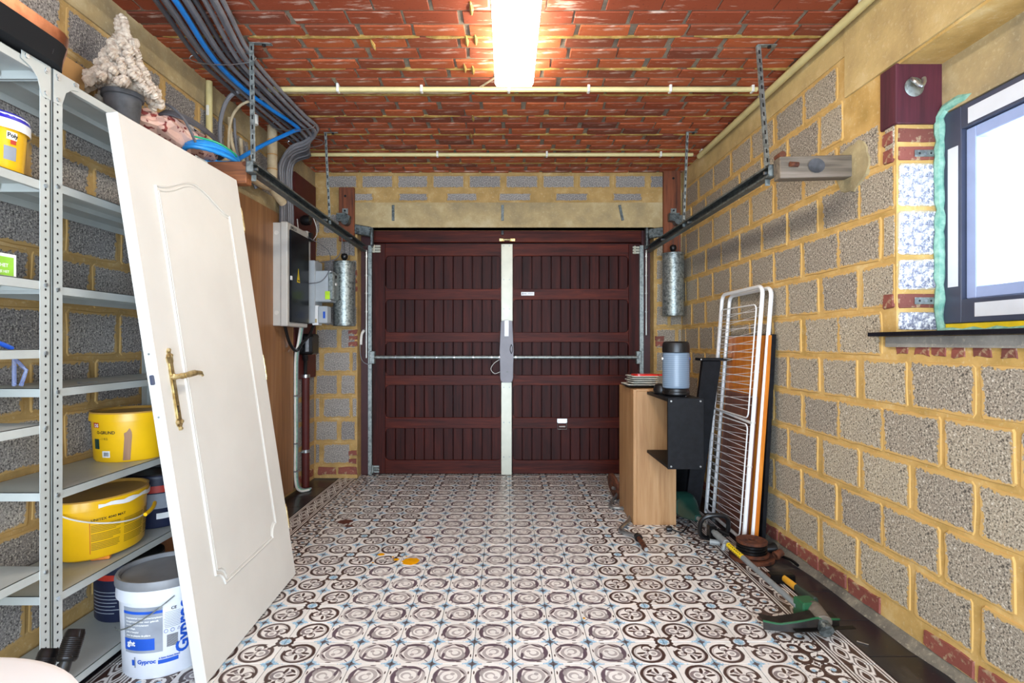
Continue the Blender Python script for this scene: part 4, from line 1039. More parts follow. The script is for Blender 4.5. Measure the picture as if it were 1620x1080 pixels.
# ------------------------------------------------------------ steel shelving along the left wall
SXF, SXB = -1.450, -1.742
def shelving(label, ya, yb, zs, ztop):
    t = thing('shelving_unit', label, 'shelving', (SXF, (ya + yb) / 2, 0))
    for (x, sx) in ((SXF, -1), (SXB, 1)):
        for (y, sy) in ((ya, 1), (yb, -1)):
            bm = NB(); w = .038
            box(bm, (x, y, 0), (x + sx * .002, y + sy * w, ztop)); box(bm, (x, y, 0), (x + sx * .030, y + sy * .002, ztop)); up = done('upright', bm, m_steel, t, smooth=0)
            bm = NB(); z = .03
            while z < ztop - .03:
                for k in range(1):
                    M_ = Matrix(((0, 0, 1, x - .0006 * sx), (1, 0, 0, y + sy * .018), (0, 1, 0, z), (0, 0, 0, 1)))
                    prism(bm, [(.0036 * math.cos(a), .0042 * math.sin(a)) for a in [2 * PI * q / 8 for q in range(8)]], -.0002 , .0002, M_)
                z += .0262
            if x == SXF: done('perforation', bm, m_ink, up, smooth=0, kind='stuff')
            else: bm.free()
    for z in zs:
        bm = NB(); th = .028
        box(bm, (SXF - .002, ya + .002, z - .002), (SXB + .002, yb - .002, z))
        box(bm, (SXF - .002, ya + .002, z - th), (SXF - .0035, yb - .002, z)); box(bm, (SXB + .002, ya + .002, z - th), (SXB + .0035, yb - .002, z))
        box(bm, (SXF - .002, ya + .002, z - th), (SXB + .002, ya + .004, z)); box(bm, (SXF - .002, yb - .004, z - th), (SXB + .002, yb - .002, z))
        box(bm, (SXF - .004, ya + .002, z - th), (SXF - .016, yb - .002, z - th + .0015))
        box(bm, (SXF - .15, ya + .01, z - .020), (SXF - .156, yb - .01, z - .002))
        sh = done('shelf', bm, m_steel, t, smooth=0)
        for y in (ya + .018, yb - .018):
            bm = NB(); cyl(bm, (SXF - .001, y, z - .013), (SXF + .0045, y, z - .013), .0065, 8); done('bolt', bm, m_chrome, sh)
    for (y, s) in ((ya, 1), (yb, -1)):      # corner gussets of the top shelf
        bm = NB(); pts = [(0, 0), (s * .105, 0), (s * .105, -.024), (s * .075, -.034), (s * .05, -.055), (s * .038, -.09), (s * .030, -.105), (0, -.105)]
        prism(bm, pts, .0, .0016, Matrix(((0, 0, 1, SXF + .0005), (1, 0, 0, y), (0, 1, 0, ztop - .002), (0, 0, 0, 1))))
        g = done('gusset', bm, m_steel, t, smooth=0)
        for (dy, dz) in ((.016, -.018), (.088, -.012), (.018, -.092)):
            bm = NB(); cyl(bm, (SXF + .001, y + s * dy, ztop + dz), (SXF + .006, y + s * dy, ztop + dz), .007, 8); done('bolt', bm, m_chrome, g)
    return t
LZ = [2.063, 1.705, 1.393, 1.179, .944, .491, .075]
RZ = [2.063, 1.715, 1.383, 1.053, .720, .388, .075]
shelving('grey perforated steel shelving unit nearest the camera on the left', .84, 1.742, LZ, 2.075)
shelving('grey perforated steel shelving unit behind the leaning white door', 1.752, 2.655, RZ, 2.075)
# ------------------------------------------------------------ leaning white door
w_ = Vector((-.2715, -.060, 1.985)).normalized(); u_ = Vector((-.018, .86, .018)); u_ = (u_ - w_ * u_.dot(w_)).normalized(); n_ = w_.cross(u_)
if n_.x < 0: n_ = -n_
DM = Matrix((u_, w_, n_)).transposed().to_4x4(); DM.translation = Vector((-1.052, 1.922, .004)); DW, DH = .862, 2.00
dt = thing('leaning_door', 'tall white panelled house door leaning against the steel shelving', 'door', tuple(DM @ Vector((DW / 2, 0, -.02))))
bm = NB(); box(bm, (0, 0, -.040), (DW, DH, 0), .002, DM); done('door_leaf', bm, m_white, dt, smooth=0)
def panel_outline(off, top=True):
    x0, x1, z0, z1 = .155 + off, DW - .145 - off, .262 + off, DH - .135 - off
    P = []; r = .055
    for (cx, cz, a0, a1) in ((x1, z0, 180, 90),):
        pass
    P += [(x0 + r, z0)]; P += [(x0 + r + (x1 - x0 - 2 * r) * k / 4, z0) for k in range(1, 5)]
    P += [(x1 + r * math.cos(a * D2R), z0 + r * math.sin(a * D2R)) for a in (165, 140, 115, 95)]
    P += [(x1, z0 + r + (z1 - .077 - z0 - r) * k / 8) for k in range(9)]
    n = 22
    for k in range(1, n):
        t = k / n; xx = x1 + (x0 - x1) * t
        P.append((xx, z1 - .075 + .075 * (math.sin(PI * t) ** 2)))
    P += [(x0, z1 - .077 - (z1 - .077 - z0 - r) * k / 8) for k in range(9)]
    P += [(x0 + r * math.cos(a * D2R), z0 + r * math.sin(a * D2R)) for a in (85, 65, 40, 15)]
    return P
for off, rad in ((0, .0055), (.014, .004)):
    bm = NB(); tube(bm, [(x, z, .0005) for x, z in panel_outline(off)], rad, 6, True, M=DM, up=tuple(n_)); done('moulding', bm, m_white, dt)
bm = NB(); prism(bm, panel_outline(.018), .0002, .0035, DM); done('field_panel', bm, m_white, dt, smooth=0)
m_white2 = M_plain('worn white edge paint', 'cfcfd0', .5, var=.06)
# lock side
lp = thing('dummy', 'x', 'x', (0, 0, 0)) if False else None
zl = 1.075
bm = NB(); box(bm, (-.0018, zl - .14, -.031), (0, zl + .11, -.009), .0005, DM); lockp = done('lock_plate', bm, m_white2, dt, label='painted steel lock plate in the door edge')
bm = NB(); box(bm, (-.011, zl - .012, -.027), (-.001, zl + .022, -.013), .003, DM); done('latch', bm, m_frame, lockp)
bm = NB(); box(bm, (-.003, zl - .09, -.026), (-.0015, zl - .045, -.014), 0, DM); done('dead_bolt', bm, m_white2, lockp)
for z in (zl + .095, zl - .125):
    bm = NB(); cyl(bm, DM @ Vector((-.003, z, -.02)), DM @ Vector((0, z, -.02)), .004, 8); done('screw', bm, m_galv, lockp)
bp = [(-.004, .128), (.004, .128), (.010, .118), (.007, .110), (.017, .100), (.017, .086), (.013, .08), (.0135, -.10), (.018, -.108), (.014, -.12), (.009, -.124), (.006, -.136), (-.006, -.136), (-.009, -.124), (-.014, -.12), (-.018, -.108), (-.0135, -.10), (-.013, .08), (-.017, .086), (-.017, .100), (-.007, .110), (-.010, .118)]
PM = DM @ Matrix.Translation((.075, zl - .035, .0))
bm = NB(); prism(bm, [(x * 1.1, y * 1.12) for x, y in bp], 0, .004, PM); prism(bm, [(-.009, -.11), (.009, -.11), (.009, .09), (-.009, .09)], .004, .0055, PM)
for (a, c) in ((0, .138), (.008, .118), (-.008, .118), (.012, -.122), (-.012, -.122), (0, -.146)): lathe(bm, [(0, .012), (.005, .010), (.0075, .005), (.007, 0)], 8, PM @ Matrix.Translation((a, c, 0)))
pl = done('handle_plate', bm, m_brass, dt, label='ornate aged brass handle plate')
bm = NB(); box(bm, (-.002, -.088, .005), (.002, -.068, .0062), 0, PM); cyl(bm, PM @ Vector((0, -.066, .005)), PM @ Vector((0, -.066, .0062)), .0038, 8); done('keyhole', bm, m_ink, pl)
bm = NB(); lathe(bm, [(.012, .004), (.012, .012), (.009, .014), (.009, .03), (.011, .035), (.010, .05), (0, .052)], 12, PM @ Matrix.Translation((0, .04, 0)))
tube(bm, smoothpath([(0, .04, .045), (.022, .042, .050), (.06, .044, .052), (.100, .040, .050), (.115, .030, .048)], 4), [.010] * 4 + [.0115] * 5 + [.009] * 4 + [.005] * 4, 8, M=PM); done('lever', bm, m_brass, pl)
bm = NB(); lathe(bm, [(.008, 0), (.008, .012), (.016, .02), (.018, .03), (.012, .04), (0, .042)], 12, DM @ Matrix.Translation((.075, zl + .005, -.04)) @ Matrix.Rotation(PI, 4, 'X')); done('rear_knob', bm, m_brass, dt)
for z in (1.80, 1.06, .30):
    bm = NB()
    for k in range(5): cyl(bm, DM @ Vector((DW + .006, z - .05 + k * .020, -.003)), DM @ Vector((DW + .006, z - .05 + k * .020 + .0175, -.003)), .0065, 8)
    cyl(bm, DM @ Vector((DW + .006, z - .062, -.003)), DM @ Vector((DW + .006, z + .062, -.003)), .004, 8)
    done('hinge', bm, m_brass, dt)
# ------------------------------------------------------------ buckets
def ell(cx, cy, rx, ry, r0, r1, z0, z1, off=.0006):
    def f(a, z):   # a: angle in degrees, z: height
        t = (z - z0) / (z1 - z0); k = r0 + (r1 - r0) * t; an = a * D2R
        return Vector((cx + (rx * k + off) * math.cos(an), cy + (ry * k + off) * math.sin(an), z))
    return f
def bucket(name, label, cx, cy, z0, rx, ry, h, mats, taper=.92, lid=.035, rim=1.05, cat='bucket', n=40, recess=True):
    body, lidm = mats
    t = thing(name, label, cat, (cx, cy, z0))
    M_ = at(cx, cy, z0); bm = NB(); r1 = taper + (1 - taper) * .9
    lathe(bm, [(0, 0), (taper - .04, 0), (taper, .008), (taper + (1 - taper) * .9, h - lid), (rim, h - lid), (rim, h - lid + .012), (rim - .02, h - .006)], n, M_, 0, rx, ry); done('body', bm, body, t, smooth=50)
    bm = NB()
    lathe(bm, [(rim - .02, h - .006), (rim - .01, h), (rim - .06, h), (rim - .09, h - .010), (0, h - .010)] if recess else [(rim - .02, h - .006), (rim - .01, h), (0, h)], n, M_, 0, rx, ry); done('lid', bm, lidm, t, smooth=50)
    return t, ell(cx, cy, rx, ry, taper, r1, z0, z0 + h - lid)
def band(name, f, a0, a1, z0, z1, mat, parent, nu=10, off=0):
    bm = NB(); patch(bm, lambda a, z: f(a, z), a0, a1, z0, z1, nu, 3); return done(name, bm, mat, parent, smooth=60, recalc=False)
def wrap(f, a0, z0, rad, off=.0008):
    def g(x, y):
        p = f(a0 + x / rad / D2R, z0 + y); return p
    return g
# oval yellow bucket
t, f = bucket('oval_paint_bucket', 'large oval yellow paint bucket with a wire handle on the steel shelf', -1.590, 2.155, .402, .132, .185, .222, (m_yellow, m_yellowd), .93, .038)
F2 = ell(-1.590, 2.155, .132, .185, .93, .99, .402, .586, .0015)
text('UNITEX 4040 MAT', .0125, lambda x, y: F2(-57 + x / .14 / D2R, .545 + y), m_ink, t, bold=.0002)
for (a0, a1, zz) in ((-57, -20, .530), (-17, 18, .530), (21, 50, .535)):
    z = zz
    bm = NB(); k = 0
    while z > .432:
        w = (a1 - a0) * (rr(.55, .97) if k % 5 == 4 else rr(.9, .98)); patch(bm, lambda a, q: F2(a, q), a0, a0 + w, z - .0032, z, 6)
        z -= .0058 + (.004 if k % 5 == 4 else 0); k += 1
    done('fine_print', bm, m_inky, t, smooth=0, recalc=False, kind='stuff')
bm = NB(); patch(bm, lambda a, q: F2(a, q), -58.6, -58.0, .425, .54, 1); done('print_line', bm, m_redp, t, smooth=0, recalc=False)
F3 = ell(-1.590, 2.155, .132, .185, 1.05, 1.05, .402, .63, .002)
bm = NB(); N_ = 14
for i in range(N_):
    a, b_ = -48 + i * 7, -48 + (i + 1) * 7; h0 = .5 + .5 * math.sin(i * 1.3)
    V = [bm.verts.new(p) for p in (F3(a, .592 + .004 * math.sin(i)), F3(b_, .592 + .004 * math.sin(i + 1)), F3(b_, .607 - .003 * math.sin(2 * i + 2)), F3(a, .607 - .003 * math.sin(2 * i)))]; bm.faces.new(V)
done('white_paint_smear', bm, m_whitepl, t, smooth=0, recalc=False)
bm = NB(); P = [F3(a, .59 - .075 * math.sin((a + 95) / 110 * PI / 2) ** .9) + Vector((.012 * math.sin((a + 95) / 110 * PI), -.006, 0)) for a in range(-95, 16, 5)]
tube(bm, P, .0030, 6); done('wire_handle', bm, m_clip, t)
bm = NB(); P = [F3(a, .520 + .0004 * (a - 5)) + Vector((.018, 0, 0)) for a in range(5, 45, 6)]; tube(bm, P, .0075, 10); done('grip', bm, m_yellow, t)
bm = NB(); box(bm, (-.03, -.012, 0), (.03, .012, .012), .002, at(-1.52, 2.055, .390, 0, 0, 20)); tag(done('wood_offcut', bm, m_pine), 'small pale wood chip under the edge of the oval yellow bucket', 'wood')
# round yellow bucket
t, f = bucket('round_paint_bucket', 'round yellow primer bucket with a dried brown drip on the shelf above', -1.585, 2.315, .721, .138, .138, .200, (m_yellow, m_yellowd), .93, .036)
F2 = ell(-1.585, 2.315, .138, .138, .93, .99, .721, .885, .0012)
text('O-GRUND', .0165, lambda x, y: F2(-112 + x / .135 / D2R, .836 + y), m_ink, t, bold=.0005)
text('- 1 KG', .013, lambda x, y: F2(-106 + x / .135 / D2R, .812 + y), m_ink, t)
band('red_badge', F2, -120, -107, .860, .880, m_redp, t); band('teal_block', F2, -120, -108, .775, .815, m_teal, t)
F2b = ell(-1.585, 2.315, .138, .138, .93, .99, .721, .885, .0018)
text('DS', .018, lambda x, y: F2b(-117 + x / .135 / D2R, .863 + y), m_whitepl, t, bold=.0006)
band('barcode_label', F2, -102, -88, .742, .768, m_whitepl, t)
bm = NB()
for k in range(7): patch(bm, lambda a, q: F2b(a, q), -99 + k * 1.3, -98.3 + k * 1.3, .747, .763, 1)
done('barcode', bm, m_ink, t, smooth=0, recalc=False, kind='stuff')
bm = NB(); V0 = [(-66, .838), (-62, .843), (-58, .858), (-55, .842), (-54.5, .826), (-57, .834), (-60, .815), (-61, .79), (-61, .738), (-57, .729), (-68, .729), (-64, .738), (-64, .79), (-65.5, .82)]
vs = [bm.verts.new(F2(a, z)) for a, z in V0]; bmesh.ops.triangulate(bm, faces=[bm.faces.new(vs)]); done('dried_drip', bm, m_panel, t, smooth=0, recalc=False)
# small bucket with purple lid
m_purp = M_plain('violet blue lid', '2a22b0', .35)
t, f = bucket('filler_tub', 'small yellow filler tub with white rim and violet lid, upper left shelf', -1.535, 1.630, 1.706, .084, .084, .160, (m_yellow, m_whitepl), .90, .036, 1.08)
bm = NB(); lathe(bm, [(0, .146), (1.09, .146), (1.05, .163), (.98, .168), (0, .168)], 32, at(-1.535, 1.63, 1.706), 0, .084, .084); done('lid_disc', bm, m_purp, t, label='violet lid disc')
F2 = ell(-1.535, 1.63, .084, .084, .90, .99, 1.706, 1.83, .001)
bm = NB(); lathe(bm, [(1.085, .118), (1.10, .122), (1.10, .145), (1.0, .149)], 32, at(-1.535, 1.63, 1.706), 0, .084, .084); done('white_rim', bm, m_whitepl, t)
band('brand_badge', F2, -22, -2, 1.795, 1.818, m_whitepl, t); F3 = ell(-1.535, 1.63, .084, .084, .90, .99, 1.706, 1.83, .0018)
text('Poly', .017, lambda x, y: F3(-21 + x / .084 / D2R, 1.802 + y), m_ink, t, bold=.0006)
band('picture', F2, -26, -2, 1.735, 1.775, m_greyl, t); band('red_arrow', F3, -15, -4, 1.782, 1.794, m_redp, t)
band('text_label', F2, -58, -38, 1.755, 1.775, m_whitepl, t)
for k in range(4): band('symbol', F2, -62, -56, 1.788 + k * .009, 1.794 + k * .009, m_greyl, t)
band('blue_strip', F2, -54, -36, 1.797, 1.801, m_bluei, t)
# plasterer's bucket on the floor
GX, GY = -1.296, 2.085
t, f = bucket('joint_filler_bucket', 'white joint filler bucket with grey lid standing on the floor', GX, GY, .0, .148, .148, .350, (m_wbucket, m_lidg), .92, .070, 1.06)
bm = NB(); lathe(bm, [(1.04, .322), (1.085, .324), (1.085, .346), (1.06, .354), (1.0, .354), (.96, .345)], 40, at(GX, GY, 0), 0, .148, .148); done('lid_rim', bm, m_lidg, t)
F2 = ell(GX, GY, .148, .148, .92, .992, 0, .28, .001); F3 = ell(GX, GY, .148, .148, .92, .992, 0, .28, .0016); F4 = ell(GX, GY, .148, .148, .92, .992, 0, .28, .0022)
band('grey_label', F2, -118, -62, .098, .262, m_greyl, t); band('blue_stripe', F3, -118, -62, .238, .248, m_bluei, t); band('blue_panel', F3, -118, -72, .108, .150, m_bluei, t)
def wr_(s, size, a, z, m=m_whitepl, F=F4, bold=.0003): return text(s, size, lambda x, y: F(a + x / .142 / D2R, z + y), m, t, bold=bold)
wr_('ght', .026, -112, .125, bold=.001)
for k, s in enumerate(('voegmateriaal voor gipskartonplaten', 'voorgemengd, klaar voor gebruik', 'mortier de jointoiement', 'joint allégé,', 'prêt à l’emploi', 'pour les plaques de plâtre')): wr_(s, .0085, -113, .222 - k * .0125)
wr_('Gyproc', .0205, -96, .060, m_bluei, F3, .0007); band('logo_stripe', F3, -101, -99, .046, .084, m_greyl, t)
bm = NB(); patch(bm, lambda a, q: F4(-102.5 + a, .064 + q), -2.2, 2.2, -.010, .010, 4); done('logo_mark', bm, m_bluei, t, smooth=0, recalc=False)
wr_('CE', .014, -52, .243, m_ink)
bm = NB()
for k in range(10): patch(bm, lambda a, q: F3(a, q), -61 + rr(0, 2), -38 - rr(0, 3), .236 - k * .006, .2345 - k * .006, 5)
done('fine_print', bm, m_greyl, t, smooth=0, recalc=False, kind='stuff')
for k, a in enumerate((-58, -50, -42)):
    bm = NB(); P = [F4(a + 2.4 * math.cos(q), .168 + .0065 * math.sin(q)) for q in ([PI * 2 * i / 10 for i in range(10)] if k != 2 else [PI / 2, PI * 7 / 6, PI * 11 / 6])]; tube(bm, P, .0007, 4, True); done('recycling_symbol', bm, m_bluei, t)
bm = NB()
for k in range(12): patch(bm, lambda a, q: F3(a, q), -57, -43, .110 + k * .0037, .112 + k * .0037, 4)
done('barcode', bm, m_ink, t, smooth=0, recalc=False, kind='stuff')
band('blue_band', F3, -68, -42, .054, .068, m_bluei, t); wr_('A Saint-Gobain Brand', .0075, -67, .072, m_bluei)
text('Gyproc', .062, lambda x, y: F3(-28 - y / .142 / D2R, .075 + x), m_bluei, t, bold=.002)
F5 = ell(GX, GY, .148, .148, 1.06, 1.06, 0, .35, .003)
bm = NB(); tube(bm, [F5(a, .295 - .12 * math.sin((-50 - a) / 95 * PI / 2)) + Vector((.004, -.012 * math.sin((-50 - a) / 95 * PI), 0)) for a in range(-50, -146, -8)], .0025, 6); done('wire_handle', bm, m_galv, t)
# dark tins behind
t, f = bucket('navy_tin', 'navy tin with red and white bands behind the oval yellow bucket', -1.585, 2.49, .390, .115, .115, .235, (m_navy, m_dark), .98, .02, 1.02)
F2 = ell(-1.585, 2.49, .115, .115, .98, .998, .39, .605, .001); band('red_band', F2, -140, 60, .545, .575, m_redp, t, 20); band('white_band', F2, -140, 60, .475, .54, m_greyl, t, 20); band('white_label', F2, -60, -10, .43, .455, m_whitepl, t)
t, f = bucket('navy_tin', 'navy tin with a red band on the lowest shelf behind the white bucket', -1.595, 2.32, .076, .125, .125, .235, (m_navy, m_dark), .97, .02, 1.02)
F2 = ell(-1.595, 2.32, .125, .125, .97, .998, .076, .29, .001); band('red_band', F2, -160, 40, .245, .268, m_redp, t, 20)
bm = NB()
for k in range(7): patch(bm, lambda a, q: F2(a, q), -130, -60 - rr(0, 30), .20 - k * .014, .197 - k * .014, 6)
done('fine_print', bm, m_greyl, t, smooth=0, recalc=False, kind='stuff')
# small things on the left shelves
m_lgreen = M_plain('leaf green card', '8fc63c', .5)
t = thing('green_card_box', 'flat green and white card box on the left shelf', 'box', (-1.50, 1.56, 1.394))
bm = NB(); box(bm, (-1.51, 1.42, 1.394), (-1.475, 1.650, 1.462), .001); done('box', bm, m_whitepl, t)
bm = NB(); box(bm, (-1.4748, 1.422, 1.397), (-1.4742, 1.640, 1.452)); done('green_print', bm, m_lgreen, t)
text('WEET JE HET', .0145, lambda x, y: Vector((-1.4738, 1.538 + x, 1.422 + y)), m_whitepl, t, bold=.0003)
text('DAN WEET JE HET', .0105, lambda x, y: Vector((-1.4738, 1.538 + x, 1.405 + y)), m_whitepl, t, bold=.0002)
t = thing('safety_goggles', 'clear bluish safety goggles on the middle left shelf', 'goggles', (-1.49, 1.53, 1.18))
bm = NB(); tube(bm, smoothpath([(-1.475, 1.635, 1.182), (-1.48, 1.59, 1.200), (-1.49, 1.52, 1.212), (-1.50, 1.44, 1.205)]), .007, 8); done('frame', bm, m_bluei, t)
bm = NB(); lathe(bm, [(0, .02), (.03, .016), (.045, 0), (.04, -.005), (0, -.004)], 14, at(-1.485, 1.53, 1.198, 0, 70, 0), sy=1.4); done('lens', bm, m_clear, t)
t = thing('plastic_bracket', 'translucent bluish plastic frame standing on the shelf left of the uprights', 'frame', (-1.585, 1.78, 1.054))
bm = NB(); tube(bm, [(-1.585, 1.765, 1.060), (-1.585, 1.765, 1.150)], .006, 8); tube(bm, [(-1.585, 1.765, 1.150), (-1.555, 1.775, 1.110), (-1.57, 1.772, 1.060)], .006, 8); done('frame', bm, m_clear, t)
bm = NB(); cyl(bm, (-1.515, 1.945, 1.0575), (-1.490, 1.995, 1.0575), .0022, 8); cyl(bm, (-1.517, 1.94, 1.0575), (-1.515, 1.945, 1.0575), .0048, 8); tag(done('screw', bm, m_chrome), 'single steel screw lying on the shelf above the round yellow bucket', 'screw')
# on top of the shelving
bm = NB(); box(bm, (-1.700, 1.93, 2.077), (-1.692, 2.20, 2.300), .002); tag(done('cardboard_sheet', bm, m_card), 'brown cardboard strip standing behind the little tree on top of the shelving', 'cardboard')
t = thing('copper_tray', 'rounded copper coloured tray with black felt underside on top of the left shelving', 'tray', (-1.55, 1.45, 2.076))
def stad(r, L, n=12): return [(r * math.cos(a), L / 2 + r * math.sin(a)) for a in [PI * k / n for k in range(n + 1)]] + [(r * math.cos(a), -L / 2 + r * math.sin(a)) for a in [PI + PI * k / n for k in range(n + 1)]]
bm = NB(); CT = at(-1.525, 1.465, 2.077)
rings = []
for r, z in ((.105, .002), (.108, .03), (.118, .070), (.122, .105), (.116, .108), (.10, .108)):
    rings.append([bm.verts.new(CT @ Vector((x, y, z))) for x, y in stad(r, .50)])
for a, b_ in zip(rings, rings[1:]):
    for k in range(len(a)): bm.faces.new((a[k], a[(k + 1) % len(a)], b_[(k + 1) % len(a)], b_[k]))
for i, f_ in enumerate(bm.faces): f_.material_index = 1 if f_.calc_center_median().z < 2.077 + .075 and f_.calc_center_median().y < 1.758 else 0
bm.faces.new(rings[-1]); g = bm.faces.new(rings[0][::-1]); g.material_index = 1
done('tray', bm, [m_copper, m_felt], t, recalc=True)
bm = NB(); lathe(bm, [(.022, 0), (.030, 0), (.030, .008), (.022, .008), (.020, -.002), (0, -.002)], 14, at(-1.442, 1.70, 2.115, 90, 0, 40)); done('grommet', bm, m_dark, t)
# little knitted tree
TX, TY, TZ = -1.600, 2.285, 2.077
t = thing('knitted_tree', 'small beige chenille christmas tree in a black pot on the shelving', 'ornament', (TX, TY, TZ))
bm = NB(); lathe(bm, [(0, 0), (.052, 0), (.056, .01), (.068, .135), (.076, .138), (.076, .156), (.068, .156), (.066, .14), (0, .14)], 24, at(TX, TY, TZ)); done('pot', bm, m_pot, t)
rt = random.Random(3)
layers = [(.130, .165, 15), (.118, .195, 14), (.098, .225, 12), (.085, .255, 11), (.070, .285, 9), (.060, .315, 8), (.045, .345, 6), (.028, .375, 5)]
for (r, z, n) in layers:
    for k in range(n):
        a = 2 * PI * k / n + rt.uniform(-.2, .2); rad = rt.uniform(.0125, .0175)
        c = Vector((TX + r * math.cos(a), TY + r * math.sin(a), TZ + z + rt.uniform(-.012, .008)))
        o = Vector((TX + r * .35 * math.cos(a + .4), TY + r * .35 * math.sin(a + .4), TZ + z + .02))
        tn = Vector((-math.sin(a), math.cos(a), 0)) * .020; bm = NB()
        P = smoothpath([o, (o + c) / 2 + Vector((0, 0, .012)), c + Vector((0, 0, .002)), c + tn + Vector((0, 0, -.012))], 6)
        rads = [rad * (.74 + .42 * (i % 2)) * (1 if 0 < i < len(P) - 1 else .4) for i in range(len(P))]
        tube(bm, P, rads, 7); done('tuft', bm, m_wool, t)
bm = NB(); P = smoothpath([(TX, TY, TZ + .36), (TX - .012, TY, TZ + .41), (TX - .018, TY, TZ + .455), (TX - .004, TY, TZ + .475), (TX + .008, TY, TZ + .45), (TX + .016, TY, TZ + .40), (TX + .035, TY, TZ + .375), (TX + .06, TY, TZ + .37)], 5)
tube(bm, P, [.017 * (.85 + .25 * (i % 2)) for i in range(len(P))], 8); done('top_loop', bm, m_wool, t)
bm = NB(); lathe(bm, [(.03, .15), (.06, .17), (.045, .24), (.03, .31), (.012, .38), (0, .40)], 16, at(TX, TY, TZ)); done('trunk', bm, m_wool, t)
# bag and coils resting on the beam and shelving
t = thing('printed_bag', 'crumpled pink plastic bag with dark red flecks behind the blue coil', 'bag', (-1.58, 2.62, 2.11))
bm = NB(); bmesh.ops.create_icosphere(bm, subdivisions=4, radius=1)
rb = random.Random(5)
for v in bm.verts:
    n1 = math.sin(v.co.x * 7 + v.co.y * 5) * .07 + math.sin(v.co.z * 11 + v.co.y * 9) * .06 + math.sin(v.co.x * 17 - v.co.z * 13) * .03
    s = 1 + n1; v.co = Vector((-1.60 + v.co.x * .11 * s, 2.66 + v.co.y * .27 * s, 2.185 + v.co.z * .078 * s))
done('bag', bm, m_bag, t, smooth=25)
bm = NB(); box(bm, (-.02, -.05, 0), (.001, .05, .03), .001, at(-1.507, 2.66, 2.215, 0, -22, 0)); bb = done('print_panel', bm, m_whitepl, t)
bm = NB(); box(bm, (.0012, -.01, .008), (.002, .035, .022), 0, at(-1.507, 2.66, 2.215, 0, -22, 0)); done('black_box_print', bm, m_ink, bb)
for i in range(6):
    r = .155 - .006 * (i % 3); z = 2.118 + .0155 * (i // 2) + .004 * (i % 2); bm = NB()
    P = [(-1.475 + .6 * r * math.cos(a) * 1.1, 2.735 + 0 + r * 1.05 * math.sin(a) + .004 * i, z + .003 * math.sin(3 * a + i)) for a in [2 * PI * k / 48 for k in range(48)]]
    if i == 0: ct = thing('blue_hose_coil', 'coil of bright blue corrugated conduit lying on the brown beam', 'coil', (-1.475, 2.735, 2.107))
    Q = []
    tube(bm, P, [.0115 if k % 2 else .0098 for k in range(48)], 8, True); done('turn', bm, m_blueh, ct)
bm = NB(); tube(bm, smoothpath([(-1.45, 2.52, 2.15), (-1.37, 2.58, 2.143), (-1.345, 2.68, 2.134), (-1.352, 2.74, 2.130)], 6), .0045, 6); done('green_wire', bm, m_green, ct, label='green wire end')
ct = thing('grey_cable_coil', 'coil of dark grey cable lying over the pink bag', 'coil', (-1.56, 2.66, 2.2))
for i in range(4):
    bm = NB(); r = .20 - .008 * i
    P = [(-1.545 + .50 * r * math.cos(a), 2.70 + r * 1.15 * math.sin(a), 2.205 + .008 * i - .05 * math.sin(a) * .5 + .0) for a in [2 * PI * k / 40 for k in range(40)]]
    tube(bm, P, .0062, 7, True); done('turn', bm, m_cabled, ct)
bm = NB(); tube(bm, smoothpath([(-1.60, 2.36, 2.245), (-1.50, 2.42, 2.25), (-1.45, 2.47, 2.20), (-1.43, 2.52, 2.12)], 6), .006, 7); tag(done('cable_end', bm, m_cabled), 'dark cable end bending from the tree pot down to the blue coil', 'cable')
# ------------------------------------------------------------ near left corner
t = thing('round_table', 'white round table top cut off at the bottom left corner', 'table', (-.745, .55, 0))
bm = NB(); lathe(bm, [(0, .722), (.24, .722), (.252, .728), (.255, .737), (.252, .746), (.24, .750), (0, .750)], 64, at(-.732, .537, 0)); done('table_top', bm, M_plain('pure white laminate', 'fbfbfb', .3, var=.01, bmp=0), t)
bm = NB(); lathe(bm, [(0, .03), (.03, .03), (.03, .722), (0, .722)], 20, at(-.732, .537, 0)); done('pedestal', bm, m_steel, t)
bm = NB(); lathe(bm, [(0, 0), (.17, 0), (.17, .01), (.04, .035), (0, .035)], 32, at(-.732, .537, 0)); done('foot', bm, m_steel, t)
t = thing('knurled_handles', 'black tubular stand with knurled rubber grips behind the white round table', 'stand', (-1.05, 1.18, 0))
for k, (a, b_) in enumerate((((-1.02, 1.02, .0), (-1.035, 1.32, .51)), ((-1.09, 1.05, .0), (-1.09, 1.31, .47)), ((-1.14, 1.06, .0), (-1.125, 1.29, .43)))):
    a, b_ = Vector(a), Vector(b_); bm = NB(); cyl(bm, a, a.lerp(b_, .91), .013, 14); p_ = done('tube', bm, m_dark, t)
    bm = NB(); M_ = fr(a.lerp(b_, .885), b_); L = (b_ - a).length * .115
    pr = [(0, 0), (.017, 0), (.021, .005)] + sum([[(.0222, .010 + q * .004), (.0214, .012 + q * .004)] for q in range(int((L - .024) / .004))], []) + [(.0215, L - .009), (.018, L), (0, L)]
    lathe(bm, pr, 18, M_); done('grip', bm, m_iron, p_)
bm = NB(); lathe(bm, [(0, 0), (.03, 0), (.033, .008), (.03, .018), (0, .022)], 18, at(-1.275, 1.68, .076)); lathe(bm, [(0, .42), (.02, .42), (.022, .425), (.02, .43), (0, .43)], 18, at(-.9, 1.1, 0)) if False else None
tag(done('plastic_disc', bm, M_plain('pale blue plastic', '7fc4e8', .4)), 'pale blue plastic disc on the lowest shelf behind the white round table', 'disc')
